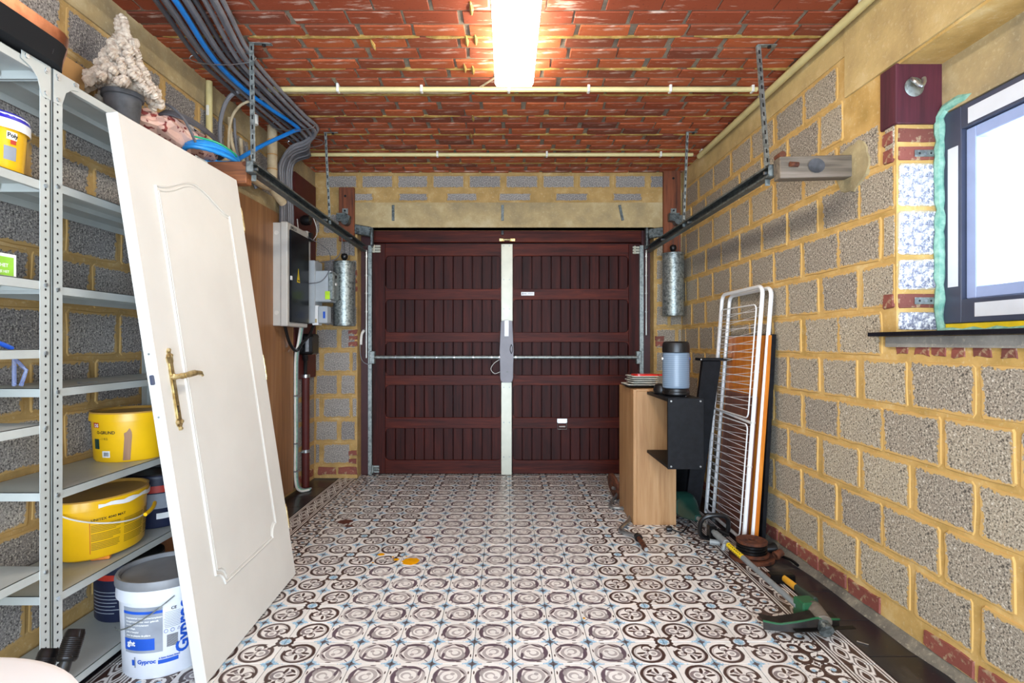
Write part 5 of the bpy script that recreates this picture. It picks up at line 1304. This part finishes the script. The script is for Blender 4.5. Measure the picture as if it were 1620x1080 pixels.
# ------------------------------------------------------------ right side: oak cabinet, box, jug, plates
t = thing('oak_cabinet', 'narrow upright oak cabinet near the right end of the garage door', 'cabinet', (.975, 3.85, 0))
bx('side_panel', (.834, 3.62, 0), (.855, 4.07, .893), .001, m_oak, t); bx('side_panel', (1.097, 3.64, 0), (1.116, 4.07, .875), .001, m_oak, t)
bx('front_panel', (.8555, 3.618, 0), (1.116, 3.638, .880), .001, m_oak, t); bx('top_panel', (.8555, 3.622, .8805), (1.116, 4.07, .895), .001, m_oak, t); bx('back_panel', (.8555, 4.052, 0), (1.097, 4.07, .880), .001, m_oak, t)
t = thing('black_wall_box', 'black open sided box shelf fixed to the front of the oak cabinet', 'shelf', (1.02, 3.38, .47))
bx('top_board', (.922, 3.16, .862), (1.125, 3.615, .880), .001, m_blk, t); bx('bottom_board', (.922, 3.16, .478), (1.125, 3.615, .496), .001, m_blk, t)
bx('end_board', (.922, 3.142, .476), (1.127, 3.160, .882), .001, m_blk, t); bx('side_board', (1.108, 3.161, .497), (1.125, 3.615, .861), .001, m_blk, t)
for x in (.94, 1.108):
    for z in (.492, .866):
        bm = NB(); cyl(bm, (x, 3.1425, z), (x, 3.139, z), .0055, 10); done('screw', bm, m_chrome, t)
JX, JY, JZ = 1.030, 3.345, .882
t = thing('frosted_jug', 'frosted blue canister with black lid and base on the black box shelf', 'canister', (JX, JY, JZ))
bm = NB(); lathe(bm, [(0, 0), (.072, 0), (.080, .008), (.080, .022), (.074, .026), (.074, .040), (.078, .045)], 36, at(JX, JY, JZ)); lathe(bm, [(.078, .045), (0, .045)], 36, at(JX, JY, JZ)); done('base', bm, m_dark, t)
pr = [(.0765, .045), (.079, .05)] + [(.0795 + .0006 * (q % 2), .055 + q * .0105) for q in range(18)] + [(.079, .25), (.075, .262), (0, .262)]
bm = NB(); lathe(bm, pr, 40, at(JX, JY, JZ)); done('vessel', bm, m_tran, t)
bm = NB(); lathe(bm, [(.076, .258), (.081, .262), (.081, .300), (.077, .318), (.066, .327), (0, .328)], 36, at(JX, JY, JZ)); done('lid', bm, m_dark, t)
for s in (-1, 1):
    bm = NB(); cyl(bm, (JX + s * .078, JY, JZ + .222), (JX + s * .086, JY, JZ + .222), .008, 10); done('stud', bm, m_bluei if s > 0 else m_clip, t)
bm = NB(); tube(bm, smoothpath([(.94, 3.50, .887), (.955, 3.45, .90), (.99, 3.45, .955), (1.01, 3.46, .965), (1.10, 3.46, .95), (1.13, 3.44, .92), (1.115, 3.36, .888), (1.05, 3.22, .886)]), .0035, 6); tag(done('black_flex', bm, m_dark), 'thin black cord draped behind the frosted canister', 'cord')
bm = NB(); lathe(bm, [(0, 0), (.05, 0), (.055, .02), (.045, .05), (.02, .06), (0, .06)], 20, at(.975, 3.47, .883), sx=.9); tag(done('black_dish', bm, m_dark), 'small black dish behind the frosted canister', 'dish')
bm = NB(); tube(bm, smoothpath([(1.115, 3.46, .895), (1.12, 3.45, .94), (1.105, 3.45, .975)]), [.02, .02, .02, .018, .016, .014, .012, .01, .009, .008, .007, .006, .003], 8); tag(done('red_plug', bm, m_redm), 'small red piece behind the frosted canister', 'plug')
zz = .896
for k in range(6):
    big = k < 2; s = .115 if big else .092; h = .010 if big else .013
    bm = NB(); M_ = at(.925 + (0 if big else .012) + rr(-.004, .004), 3.80 + rr(-.004, .004), zz, 0, 0, 3 + rr(-5, 5))
    P1, P2 = rrect(2 * s * .62, 2 * s * .62, .02), rrect(2 * s, 2 * s, .012)
    a = [bm.verts.new(M_ @ Vector((x, y, 0))) for x, y in P1]; b_ = [bm.verts.new(M_ @ Vector((x, y, h))) for x, y in P2]; c = [bm.verts.new(M_ @ Vector((x * .98, y * .98, h + .003))) for x, y in P2]; d = [bm.verts.new(M_ @ Vector((x, y, .004))) for x, y in P1]
    n = len(a)
    for A_, B_ in ((a, b_), (b_, c), (c, d)):
        for q in range(n): bm.faces.new((A_[q], A_[(q + 1) % n], B_[(q + 1) % n], B_[q]))
    bm.faces.new(a[::-1]); bm.faces.new(d)
    lb = ('largest square grey plate at the bottom of the stack', 'second large square plate from the bottom of the stack', 'lowest of the small square plates in the stack', 'middle small square plate in the stack', 'small square plate just under the top one', 'topmost pale square plate of the stack')[k]
    tag(done('square_plate', bm, m_dark if k == 0 else m_plate), lb + ' on the oak cabinet', 'plate', 'square plates on the oak cabinet'); zz += h + .001
bm = NB(); prism(bm, rrect(.17, .13, .03), zz, zz + .012, at(.955, 3.80, 0, 0, 0, 4)); prism(bm, rrect(.06, .03, .012), zz + .0, zz + .011, at(1.055, 3.79, 0, 0, 0, 4))
tag(done('red_tray', bm, m_redm), 'glossy red dish with a handle on top of the plate stack', 'dish')
# ------------------------------------------------------------ boards, black frame, drying rack against the right wall
def lean(name, label, cat, y0, y1, xb, xt, z1, th, mat, z0=.003):
    bm = NB(); M_ = fr((xb, 0, z0), (xt, 0, z1), (0, 1, 0)); L = (Vector((xt, 0, z1)) - Vector((xb, 0, z0))).length
    # local: z up the board, find which local axis is +Y
    ax = M_.to_3x3(); yx = ax.col[0].y; s = 1 if yx > 0 else -1
    if abs(yx) > .9: box(bm, (min(s * y0, s * y1), -th / 2, 0), (max(s * y0, s * y1), th / 2, L), .0015, M_)
    else:
        s = 1 if ax.col[1].y > 0 else -1; box(bm, (-th / 2, min(s * y0, s * y1), 0), (th / 2, max(s * y0, s * y1), L), .0015, M_)
    return tag(done(name, bm, mat), label, cat)
lean('black_board', 'tall black board leaning on the right wall behind the orange pine board', 'board', 3.19, 3.82, 1.490, 1.556, 1.25, .022, m_blk)
lean('pine_board', 'orange lacquered pine board leaning behind the drying rack', 'board', 3.20, 3.78, 1.452, 1.540, 1.245, .022, m_pine)
lean('laminate_board', 'shorter brown laminate board standing in front of the pine board', 'board', 3.27, 3.72, 1.428, 1.490, .88, .014, m_walnut)
t = thing('black_steel_frame', 'black steel table leg with a flat top bar beside the drying rack', 'frame', (1.33, 3.93, 0))
bm = NB(); V = [bm.verts.new(q) for q in ((1.215, 3.76, .003), (1.315, 3.76, .003), (1.462, 3.74, 1.078), (1.335, 3.74, 1.078), (1.215, 3.80, .003), (1.315, 3.80, .003), (1.462, 3.78, 1.078), (1.335, 3.78, 1.078))]
for q in ((0, 1, 2, 3), (4, 5, 6, 7), (0, 1, 5, 4), (1, 2, 6, 5), (2, 3, 7, 6), (3, 0, 4, 7)): bm.faces.new([V[i] for i in q])
bmesh.ops.bevel(bm, geom=bm.edges, offset=.003, segments=1, affect='EDGES') ; done('upright', bm, m_blk, t)
bm = NB(); box(bm, (1.302, 3.70, 1.080), (1.545, 3.80, 1.098), .002, at(0, 0, 0)); done('flat_bar', bm, m_blk, t)
for x in (1.31, 1.52):
    bm = NB(); cyl(bm, (x, 3.698, 1.089), (x, 3.701, 1.089), .004, 8); done('hole', bm, m_clip, t)
t = thing('cabinet_carcass', 'dark open carcass in the shade behind the oak cabinet', 'cabinet', (1.3, 4.1, 0))
bx('side_panel', (1.125, 3.90, .003), (1.143, 4.25, .60), .001, m_blk, t); bx('back_panel', (1.143, 4.23, .003), (1.47, 4.25, .60), .001, m_blk, t); bx('top_panel', (1.125, 3.90, .601), (1.46, 4.25, .618), .001, m_blk, t)
t = thing('drying_rack', 'folded white wire clothes drying rack leaning on the right wall', 'drying rack', (1.42, 3.55, 0))
RB = fr((1.405, 0, .012), (1.513, 0, 1.535), (0, 1, 0))
def rk(y, h, d=0):      # y along the wall, h up the rack, d towards the room
    a = Vector((1.395, 0, .012)); b_ = Vector((1.510, 0, 1.535)); u = (b_ - a).normalized(); n = Vector((-u.z, 0, u.x)); p = a + u * h + n * d; p.y = y; return p
Yn, Yf = 3.235, 3.845
for nm, dd, hh, yn, yf in (('outer_frame', .0, 1.528, Yn, Yf), ('rear_frame', -.045, 1.52, Yn - .015, Yf - .02)):
    bm = NB(); r = .05
    P = [rk(yn, 0, dd)] + [rk(yn, hh - r, dd)] + [rk(yn + r - r * math.cos(a), hh - r + r * math.sin(a), dd) for a in (.4, .8, 1.2, 1.57)] + [rk(yf - r + r * math.sin(a), hh - r + r * math.cos(a), dd) for a in (0, .4, .8, 1.2, 1.57)] + [rk(yf, 0, dd)]
    tube(bm, P, .0125, 8); done(nm, bm, m_whitepl, t)
bm = NB()
wi = []
for (h0, h1, d0) in ((.03, .70, .012), (.74, 1.42, .014)):
    r = .035; ya, yb = Yn + .035, Yf - .035
    bm = NB(); P = []
    for cy, ch, a0 in ((yb - r, h1 - r, 0), (ya + r, h1 - r, 90), (ya + r, h0 + r, 180), (yb - r, h0 + r, 270)):
        for q in range(5):
            a = (a0 + 22.5 * q) * D2R; P.append(rk(cy + r * math.cos(a), ch + r * math.sin(a), d0))
    tube(bm, P, .0045, 6, True); done('wire_frame', bm, m_whitepl, t)
    n = 13
    for q in range(n):
        h = h0 + .05 + (h1 - h0 - .09) * q / (n - 1)
        bm = NB(); tube(bm, [rk(ya, h, d0), rk(yb, h, d0)], .0023, 5); done('rod', bm, m_whitepl, t)
        bm = NB(); tube(bm, [rk(ya, h + .030, d0 - .03), rk(yb, h - .022, d0 - .022)], .0021, 5); done('rod', bm, m_whitepl, t)
bm = NB(); tube(bm, [rk(Yn, .715, 0), rk(Yf, .735, 0)], .009, 8); done('crossbar', bm, m_whitepl, t)
bm = NB(); tube(bm, [rk(Yn, .02, .0), rk(Yf, .02, .0)], .010, 8); done('crossbar', bm, m_whitepl, t)
for (y, h) in ((Yn, .46), (Yn, 1.02), (Yf, 1.30), (Yn, .72)):
    bm = NB(); a, b_ = rk(y, h - .006, 0), rk(y, h + .006, 0); cyl(bm, a, b_, .0145, 10); done('joint', bm, m_clip, t)
# ------------------------------------------------------------ strimmer
A, B = Vector((1.190, 3.48, .108)), Vector((1.250, 2.36, .068))
t = thing('grass_trimmer', 'green and grey grass trimmer lying along the right wall', 'trimmer', tuple(A))
bm = NB(); cyl(bm, A, B, .0135, 14); done('shaft', bm, m_greyp, t)
q1, q2 = A.lerp(B, .43), A.lerp(B, .60); bm = NB(); cyl(bm, q1, q2, .0150, 14); done('yellow_label', bm, m_warn, t) if False else bm.free()
bm = NB(); cyl(bm, A.lerp(B, .27), A.lerp(B, .40), .019, 14, bev=.004); done('sleeve', bm, m_greyp, t)
M_ = fr(A.lerp(B, .42), A.lerp(B, .58)); 
bm = NB(); patch(bm, lambda a, z: M_ @ Vector((.0142 * math.cos(a), .0142 * math.sin(a), z)), 0, 2 * PI, 0, .165, 16, 1); done('warning_label', bm, m_warn, t, recalc=False)
bm = NB()
for k in range(7):
    for a in (1.2, 2.0, 4.2, 5.0, 3.1, 0): patch(bm, lambda q, z: M_ @ Vector((.0147 * math.cos(q), .0147 * math.sin(q), z)), a, a + .35, .02 + k * .02, .02 + k * .02 + (.008 if k not in (3, 4) else .012), 2)
done('label_print', bm, m_ink, t, smooth=0, recalc=False, kind='stuff')
# motor body
bm = NB(); MM = fr(A + (A - B).normalized() * .25, A.lerp(B, .06), (0, 0, 1)); secs = []
for z, w, h, o in ((0, .045, .055, .01), (.02, .062, .070, .012), (.09, .066, .072, .012), (.15, .060, .060, .005), (.21, .046, .042, 0), (.26, .030, .030, 0), (.305, .020, .020, 0)):
    secs.append([bm.verts.new(MM @ Vector((x, y + o, z))) for x, y in rrect(2 * w, 2 * h, min(w, h) * .5, 4)])
for a, b_ in zip(secs, secs[1:]):
    for k in range(len(a)): bm.faces.new((a[k], a[(k + 1) % len(a)], b_[(k + 1) % len(a)], b_[k]))
bm.faces.new(secs[0][::-1]); bm.faces.new(secs[-1]); done('motor_housing', bm, m_teal, t)
bm = NB(); box(bm, (-.068, -.04, .05), (.068, .06, .13), .01, MM); done('side_cowl', bm, m_teal, t)
bm = NB(); box(bm, (-.0695, .01, .07), (-.068, .035, .10), 0, MM); box(bm, (.068, .01, .07), (.0695, .035, .10), 0, MM); done('white_sticker', bm, m_whitepl, t)
# loop handle
HC = A.lerp(B, .20) + Vector((0, 0, .0)); dv = (B - A).normalized()
bm = NB(); c = HC + Vector((.012, -.04, .022)); P = [c + Vector((.084 * math.copysign(abs(math.cos(a)) ** .75, math.cos(a)), -.030 * math.sin(a), .078 * math.copysign(abs(math.sin(a)) ** .75, math.sin(a)))) for a in [2 * PI * k / 28 for k in range(28)]]
tube(bm, P, .0135, 10, True); done('loop_handle', bm, m_dark, t)
bm = NB(); box(bm, (-.022, -.025, -.05), (.022, .03, .028), .006, at(HC.x + .003, HC.y - .03, HC.z)); tube(bm, [(HC.x + .03, HC.y - .05, HC.z + .01), (HC.x + .09, HC.y - .06, HC.z - .02)], .010, 8); done('handle_clamp', bm, m_iron, t)
bm = NB(); cyl(bm, A.lerp(B, .31) + Vector((-.05, 0, -.03)), A.lerp(B, .33) + Vector((.0, 0, -.03)), .016, 8); cyl(bm, A.lerp(B, .40) + Vector((-.02, 0, -.035)), A.lerp(B, .40) + Vector((-.012, 0, 0)), .012, 8); done('wing_knob', bm, m_greyp, t)
# gear head, guard, spool
bm = NB(); GM = at(1.262, 2.335, .070, 0, 0, 5); box(bm, (-.020, -.03, -.045), (.055, .045, .035), .006, GM); gh = done('gear_housing', bm, m_gtrim, t)
bm = NB(); cyl(bm, (1.300, 2.335, .082), (1.292, 2.245, .050), .030, 16, r2=.040, bev=.004); done('dust_cover', bm, m_cement_b if 'm_cement_b' in globals() else m_rustg if 'm_rustg' in globals() else m_beamg, t)
bm = NB(); cyl(bm, (1.292, 2.245, .050), (1.290, 2.222, .040), .024, 16); cyl(bm, (1.290, 2.226, .042), (1.289, 2.210, .036), .029, 16); done('spindle_nut', bm, m_galvd, t)
bm = NB(); MB_ = Matrix(((1, 0, 0, 0), (0, 1, 0, 0), (0, 0, 1, 0), (0, 0, 0, 1)))
P = []; V = []
for k in range(21):
    q = -1 + 2 * k / 20; x = 1.222 + q * .158; y = 2.235 + .045 * q * q; zt = .044 + .034 * max(0, 1 - abs(q - .25) * 1.15) ** .8
    P.append((x, y, zt)); V.append([bm.verts.new(v) for v in ((x, y - .004, .010 + .012 * (1 - q * q)), (x, y, zt), (x, y + .055, zt + .006))])
for a, b_ in zip(V, V[1:]):
    for k in range(2): bm.faces.new((a[k], a[k + 1], b_[k + 1], b_[k]))
bmesh.ops.solidify(bm, geom=bm.faces, thickness=.004)
done('guard', bm, m_guard, t)
bm = NB(); tube(bm, [(x, y - .001, z + .001) for (x, y, z) in P], .0045, 6); done('guard_edge', bm, m_gtrim, t, label='green front edge of the guard')
bm = NB(); box(bm, (-.13, -.010, -.001), (.13, .010, .001), 0, at(1.290, 2.228, .038, 8, 0, 6)); done('blade', bm, m_iron, t)
bm = NB(); lathe(bm, [(0, 0), (.015, 0), (.018, .01), (.018, .028), (.012, .034), (0, .034)], 12, at(1.015, 3.49, .018, 0, 90, 0)); tube(bm, smoothpath([(1.045, 3.49, .016), (1.08, 3.475, .006), (1.11, 3.47, .006), (1.15, 3.50, .03)]), .005, 6)
for dy in (-.009, .009): cyl(bm, (1.000, 3.49 + dy, .018), (1.016, 3.49 + dy, .018), .0024, 6)
tag(done('power_plug', bm, m_dark), 'black mains plug with a short cord on the tiles in front of the cabinet', 'plug')
# ------------------------------------------------------------ weights, hammer, bar
PXc, PYc = 1.360, 3.05
def plate(r, z0, h, lb, mat, hole=.018, cx=PXc, cy=PYc):
    bm = NB(); lathe(bm, [(hole, z0), (r - .004, z0), (r, z0 + .003), (r, z0 + h - .003), (r - .004, z0 + h), (r * .80, z0 + h), (r * .76, z0 + h - .003), (r * .40, z0 + h - .003), (r * .36, z0 + h), (hole, z0 + h), (hole, z0)], 36, at(cx, cy, 0)); return tag(done('weight_plate', bm, mat), lb, 'weight plate', 'stacked weight plates')
plate(.118, .002, .022, 'wide rusty weight plate at the bottom of the stack', m_rust); plate(.090, .0245, .017, 'brown iron weight plate second from the bottom', m_rust)
for k, lb in enumerate(('lowest of the three black weight plates in the stack', 'middle one of the three black weight plates', 'uppermost of the three black weight plates')):
    plate(.080, .042 + k * .0165, .016, lb, m_iron)
plate(.082, .0915, .017, 'flat rusty weight plate on top of the stack', m_rust)
bm = NB(); lathe(bm, [(.02, -.012), (.095, -.012), (.10, -.009), (.10, .009), (.095, .012), (.02, .012), (.02, -.012)], 32, at(.822, 4.20, .105, 0, 78, 12)); tag(done('weight_plate', bm, m_rust), 'rusty weight plate standing upright behind the oak cabinet', 'weight plate')
t = thing('curl_bar', 'bent chrome curl bar lying on the tiles by the oak cabinet', 'barbell', (.81, 3.7, 0))
def flo(px, py, z=.0): Y = FX * (H - z) / (py - CY); return Vector(((px - CX) * Y / FX, Y, z))
P = [(.80, 4.15, .105), flo(979, 777, .07), flo(965, 800, .016), flo(990, 805, .016), flo(997, 820, .016), flo(981, 838, .016), flo(1008, 847, .024)]
bm = NB(); tube(bm, smoothpath(P, 5), .0125, 10); done('bar', bm, m_chrome, t)
bm = NB(); a, b_ = flo(1008, 847, .024), flo(1022, 868, .024); cyl(bm, a, b_, .0145, 12); done('sleeve', bm, m_rust, t)
d = (b_ - a).normalized(); bm = NB(); cyl(bm, a.lerp(b_, .05), a.lerp(b_, .22), .024, 14, bev=.003); done('collar', bm, m_iron, t)
bm = NB(); cyl(bm, b_, b_ + d * .008, .0115, 12); done('end_cap', bm, m_chrome, t)
t = thing('hammer', 'club hammer with yellow and olive grip on the black tiles', 'hammer', (1.37, 2.72, 0))
bm = NB(); box(bm, (-.062, -.024, 0), (.062, .024, .046), .006, at(1.372, 2.745, .002, 0, 0, -3)); done('head', bm, m_iron, t)
bm = NB(); box(bm, (-.066, -.023, .001), (-.0615, .023, .045), .002, at(1.372, 2.745, .002, 0, 0, -3)); done('striking_face', bm, m_rust, t)
a, b_, c = Vector((1.372, 2.76, .030)), Vector((1.390, 2.635, .024)), Vector((1.407, 2.50, .020))
def grip(p, q, r0, r1, mat, nm):
    bm = NB(); M_ = fr(p, q); L = (q - p).length; lathe(bm, [(0, 0), (r0, 0), (r0 * 1.05, L * .3), (r1, L - .003), (r1 * .8, L), (0, L)], 14, M_, sx=.8, sy=1.1); done(nm, bm, mat, t)
grip(Vector((1.375, 2.722, .032)), b_, .015, .016, m_hyel, 'yellow_handle'); grip(b_, c, .0165, .019, m_hgrn, 'rubber_grip')
bm = NB(); lathe(bm, [(0, 0), (.018, 0), (.022, .02), (.026, .09), (.034, .11), (.034, .118), (.028, .12), (0, .118)], 18, at(1.40, 3.10, .034, 0, 90, 4)) ; tag(done('rubber_horn', bm, m_dark), 'black trumpet shaped rubber grip behind the weight stack', 'grip')
bm = NB(); lathe(bm, [(.012, 0), (.022, 0), (.024, .004), (.024, .014), (.020, .018), (.020, .05), (.012, .05), (.012, 0)], 16, at(1.475, 3.02, .026, 0, 70, 20)); tag(done('rusty_nut', bm, m_rust), 'small rusty threaded ring by the foot of the right wall', 'ring')
bm = NB(); tube(bm, smoothpath([(1.52, 3.03, .02), (1.545, 2.98, .02), (1.555, 2.93, .012)]), .008, 6); tag(done('spring_clip', bm, m_iron), 'small dark metal clip beside the rusty ring', 'clip')
bm = NB(); box(bm, (-.004, -.02, 0), (.004, .02, .002), .0005, at(1.42, 2.19, .001, 0, 0, 50)); tag(done('metal_sliver', bm, m_chrome), 'tiny shiny metal sliver on the tiles near the trimmer head', 'metal scrap')
# ------------------------------------------------------------ stains on the tiles
def puddle(px, py, rx, ry, lb, mat, seed, thick=.0015):
    p = flo(px, py); rs = random.Random(seed); bm = NB(); pts = [(rx * math.cos(a) * rs.uniform(.86, 1.1), ry * math.sin(a) * rs.uniform(.86, 1.1)) for a in [2 * PI * k / 18 for k in range(18)]]
    prism(bm, pts, 0, thick, at(p.x, p.y, .0006)); return tag(done('paint_spill', bm, mat), lb, 'stain')
puddle(650, 888, .048, .050, 'largest yellow paint puddle on the tiles', m_stain, 1)
for i, (px, py, r) in enumerate(((627, 885, .016), (603, 877, .020), (622, 881, .006), (643, 880, .006), (590, 890, .006), (924, 978, .006))):
    puddle(px, py, r, r * .9, ('yellow splash just left of the largest paint puddle', 'elongated yellow splash farthest left of the paint drops', 'tiny yellow drop between the two left splashes', 'tiny yellow drop above the largest puddle', 'tiny yellow drop below the left splash', 'lone yellow drop on the tiles right of centre')[i], m_stain, 5 + i)
for i, (px, py, r, r2) in enumerate(((546, 825, .05, .045), (552, 832, .03, .02), (680, 850, .03, .015))):
    puddle(px, py, r, r2, ('large rust brown stain on the ringed tiles at left', 'small rust brown stain touching the large brown one', 'faint brown smear on the scroll tiles left of centre')[i], m_rstain, 20 + i, .0006)
# ------------------------------------------------------------ window
XW = XR(WO[1]) + .175
w = bpy.data.objects.new('window_1', None); COL.objects.link(w); w.location = (XW, 1.7, 1.28); w['kind'] = 'structure'
y0, y1, z0, z1 = .97, 2.243, 1.277, 2.128
def ring_frame(name, xa, xb, ya, yb, za, zb, t_, mat, parent, bev=.003, **k):
    for nm, a, c in (('jamb', (xa, ya, za), (xb, ya + t_, zb)), ('jamb', (xa, yb - t_, za), (xb, yb, zb)), ('sill', (xa, ya + t_, za), (xb, yb - t_, za + t_)), ('head', (xa, ya + t_, zb - t_), (xb, yb - t_, zb))):
        bx(name + '_' + nm, a, c, bev, mat, parent, **k)
ring_frame('frame', XW, XW + .07, y0, y1, z0, z1, .092, m_frame, w)
m_framel = M_plain('pale blue grey window rebate', '9fb0d8', .4, var=.04)
ring_frame('sash', XW + .018, XW + .078, y0 + .094, y1 - .094, z0 + .094, z1 - .094, .045, m_framel, w)
bx('pane', (XW + .045, y0 + .12, z0 + .12), (XW + .052, y1 - .12, z1 - .12), 0, m_glass, w)
bx('protective_film', (XW - .0012, y1 - .078, z0 + .145), (XW - .0002, y1 - .028, z1 - .15), 0, m_film, w)
bx('protective_film', (XW - .0012, y0 + .1, z0 + .022), (XW - .0002, y1 - .155, z0 + .075), 0, m_film, w)
bx('protective_film', (XW - .0012, y0 + .1, z1 - .082), (XW - .0002, y1 - .125, z1 - .022), 0, m_film, w)
bx('yellow_packer', (XW + .005, 1.0, 1.246), (XW + .06, 2.235, 1.276), .002, m_warn, w)
bm = NB(); rs = random.Random(2)
P = [(XW - .006 + rs.uniform(-.004, .004), 2.249, 1.25 + .0 + k * .031) for k in range(29)] + [(XW + .0, 2.225, 2.150), (XW + .012, 2.17, 2.158), (XW + .02, 2.10, 2.152)]
tube(bm, P, [rs.uniform(.013, .024) for _ in P], 8); done('expanding_foam', bm, m_foam, w)
bm = NB(); P = [(XW - .004, 2.24 - k * .05, 1.249 + rs.uniform(-.002, .004)) for k in range(22)]; tube(bm, P, [rs.uniform(.004, .013) for _ in P], 7); done('foam_bead', bm, m_foam, w)
for z in (1.372, 1.978):
    bm = NB(); box(bm, (XW - .105, 2.2535, z - .014), (XW + .002, 2.2555, z + .014), .0008)
    br = tag(done('fixing_bracket', bm, m_galv), 'perforated steel bracket on the window reveal, %s one' % ('lower' if z < 1.5 else 'upper'), 'bracket')
    for k, x in enumerate((-.085, -.06, -.038)):
        bm = NB(); cyl(bm, (XW + x, 2.2515 if k == 1 else 2.253, z), (XW + x, 2.2545, z), .006 if k == 1 else .0045, 10); done('screw' if k == 1 else 'hole', bm, m_chrome if k == 1 else m_ink, br)
bm = NB(); lathe(bm, [(0, 0), (.038, 0), (.040, .004), (.030, .008), (0, .008)], 20, at(1.665, 2.246, 2.245, 90, 0, 0)); hk = thing('wall_hook', 'round steel hook plate screwed to the dark wood block over the reveal', 'hook', (1.665, 2.246, 2.245)); done('plate', bm, m_galv, hk)
bm = NB(); tube(bm, smoothpath([(1.648, 2.236, 2.275), (1.648, 2.215, 2.255), (1.665, 2.205, 2.232), (1.684, 2.215, 2.25), (1.688, 2.222, 2.272)]), .008, 8); done('hook', bm, m_chrome, hk)
sill = bpy.data.objects.new('trim_1', None); COL.objects.link(sill); sill.location = (1.6, 1.6, 1.23); sill['kind'] = 'structure'
bx('window_board', (XR(2.3) - .045, 1.0, 1.226), (XW + .02, 2.375 - .0, 1.244), .002, m_slate, sill)
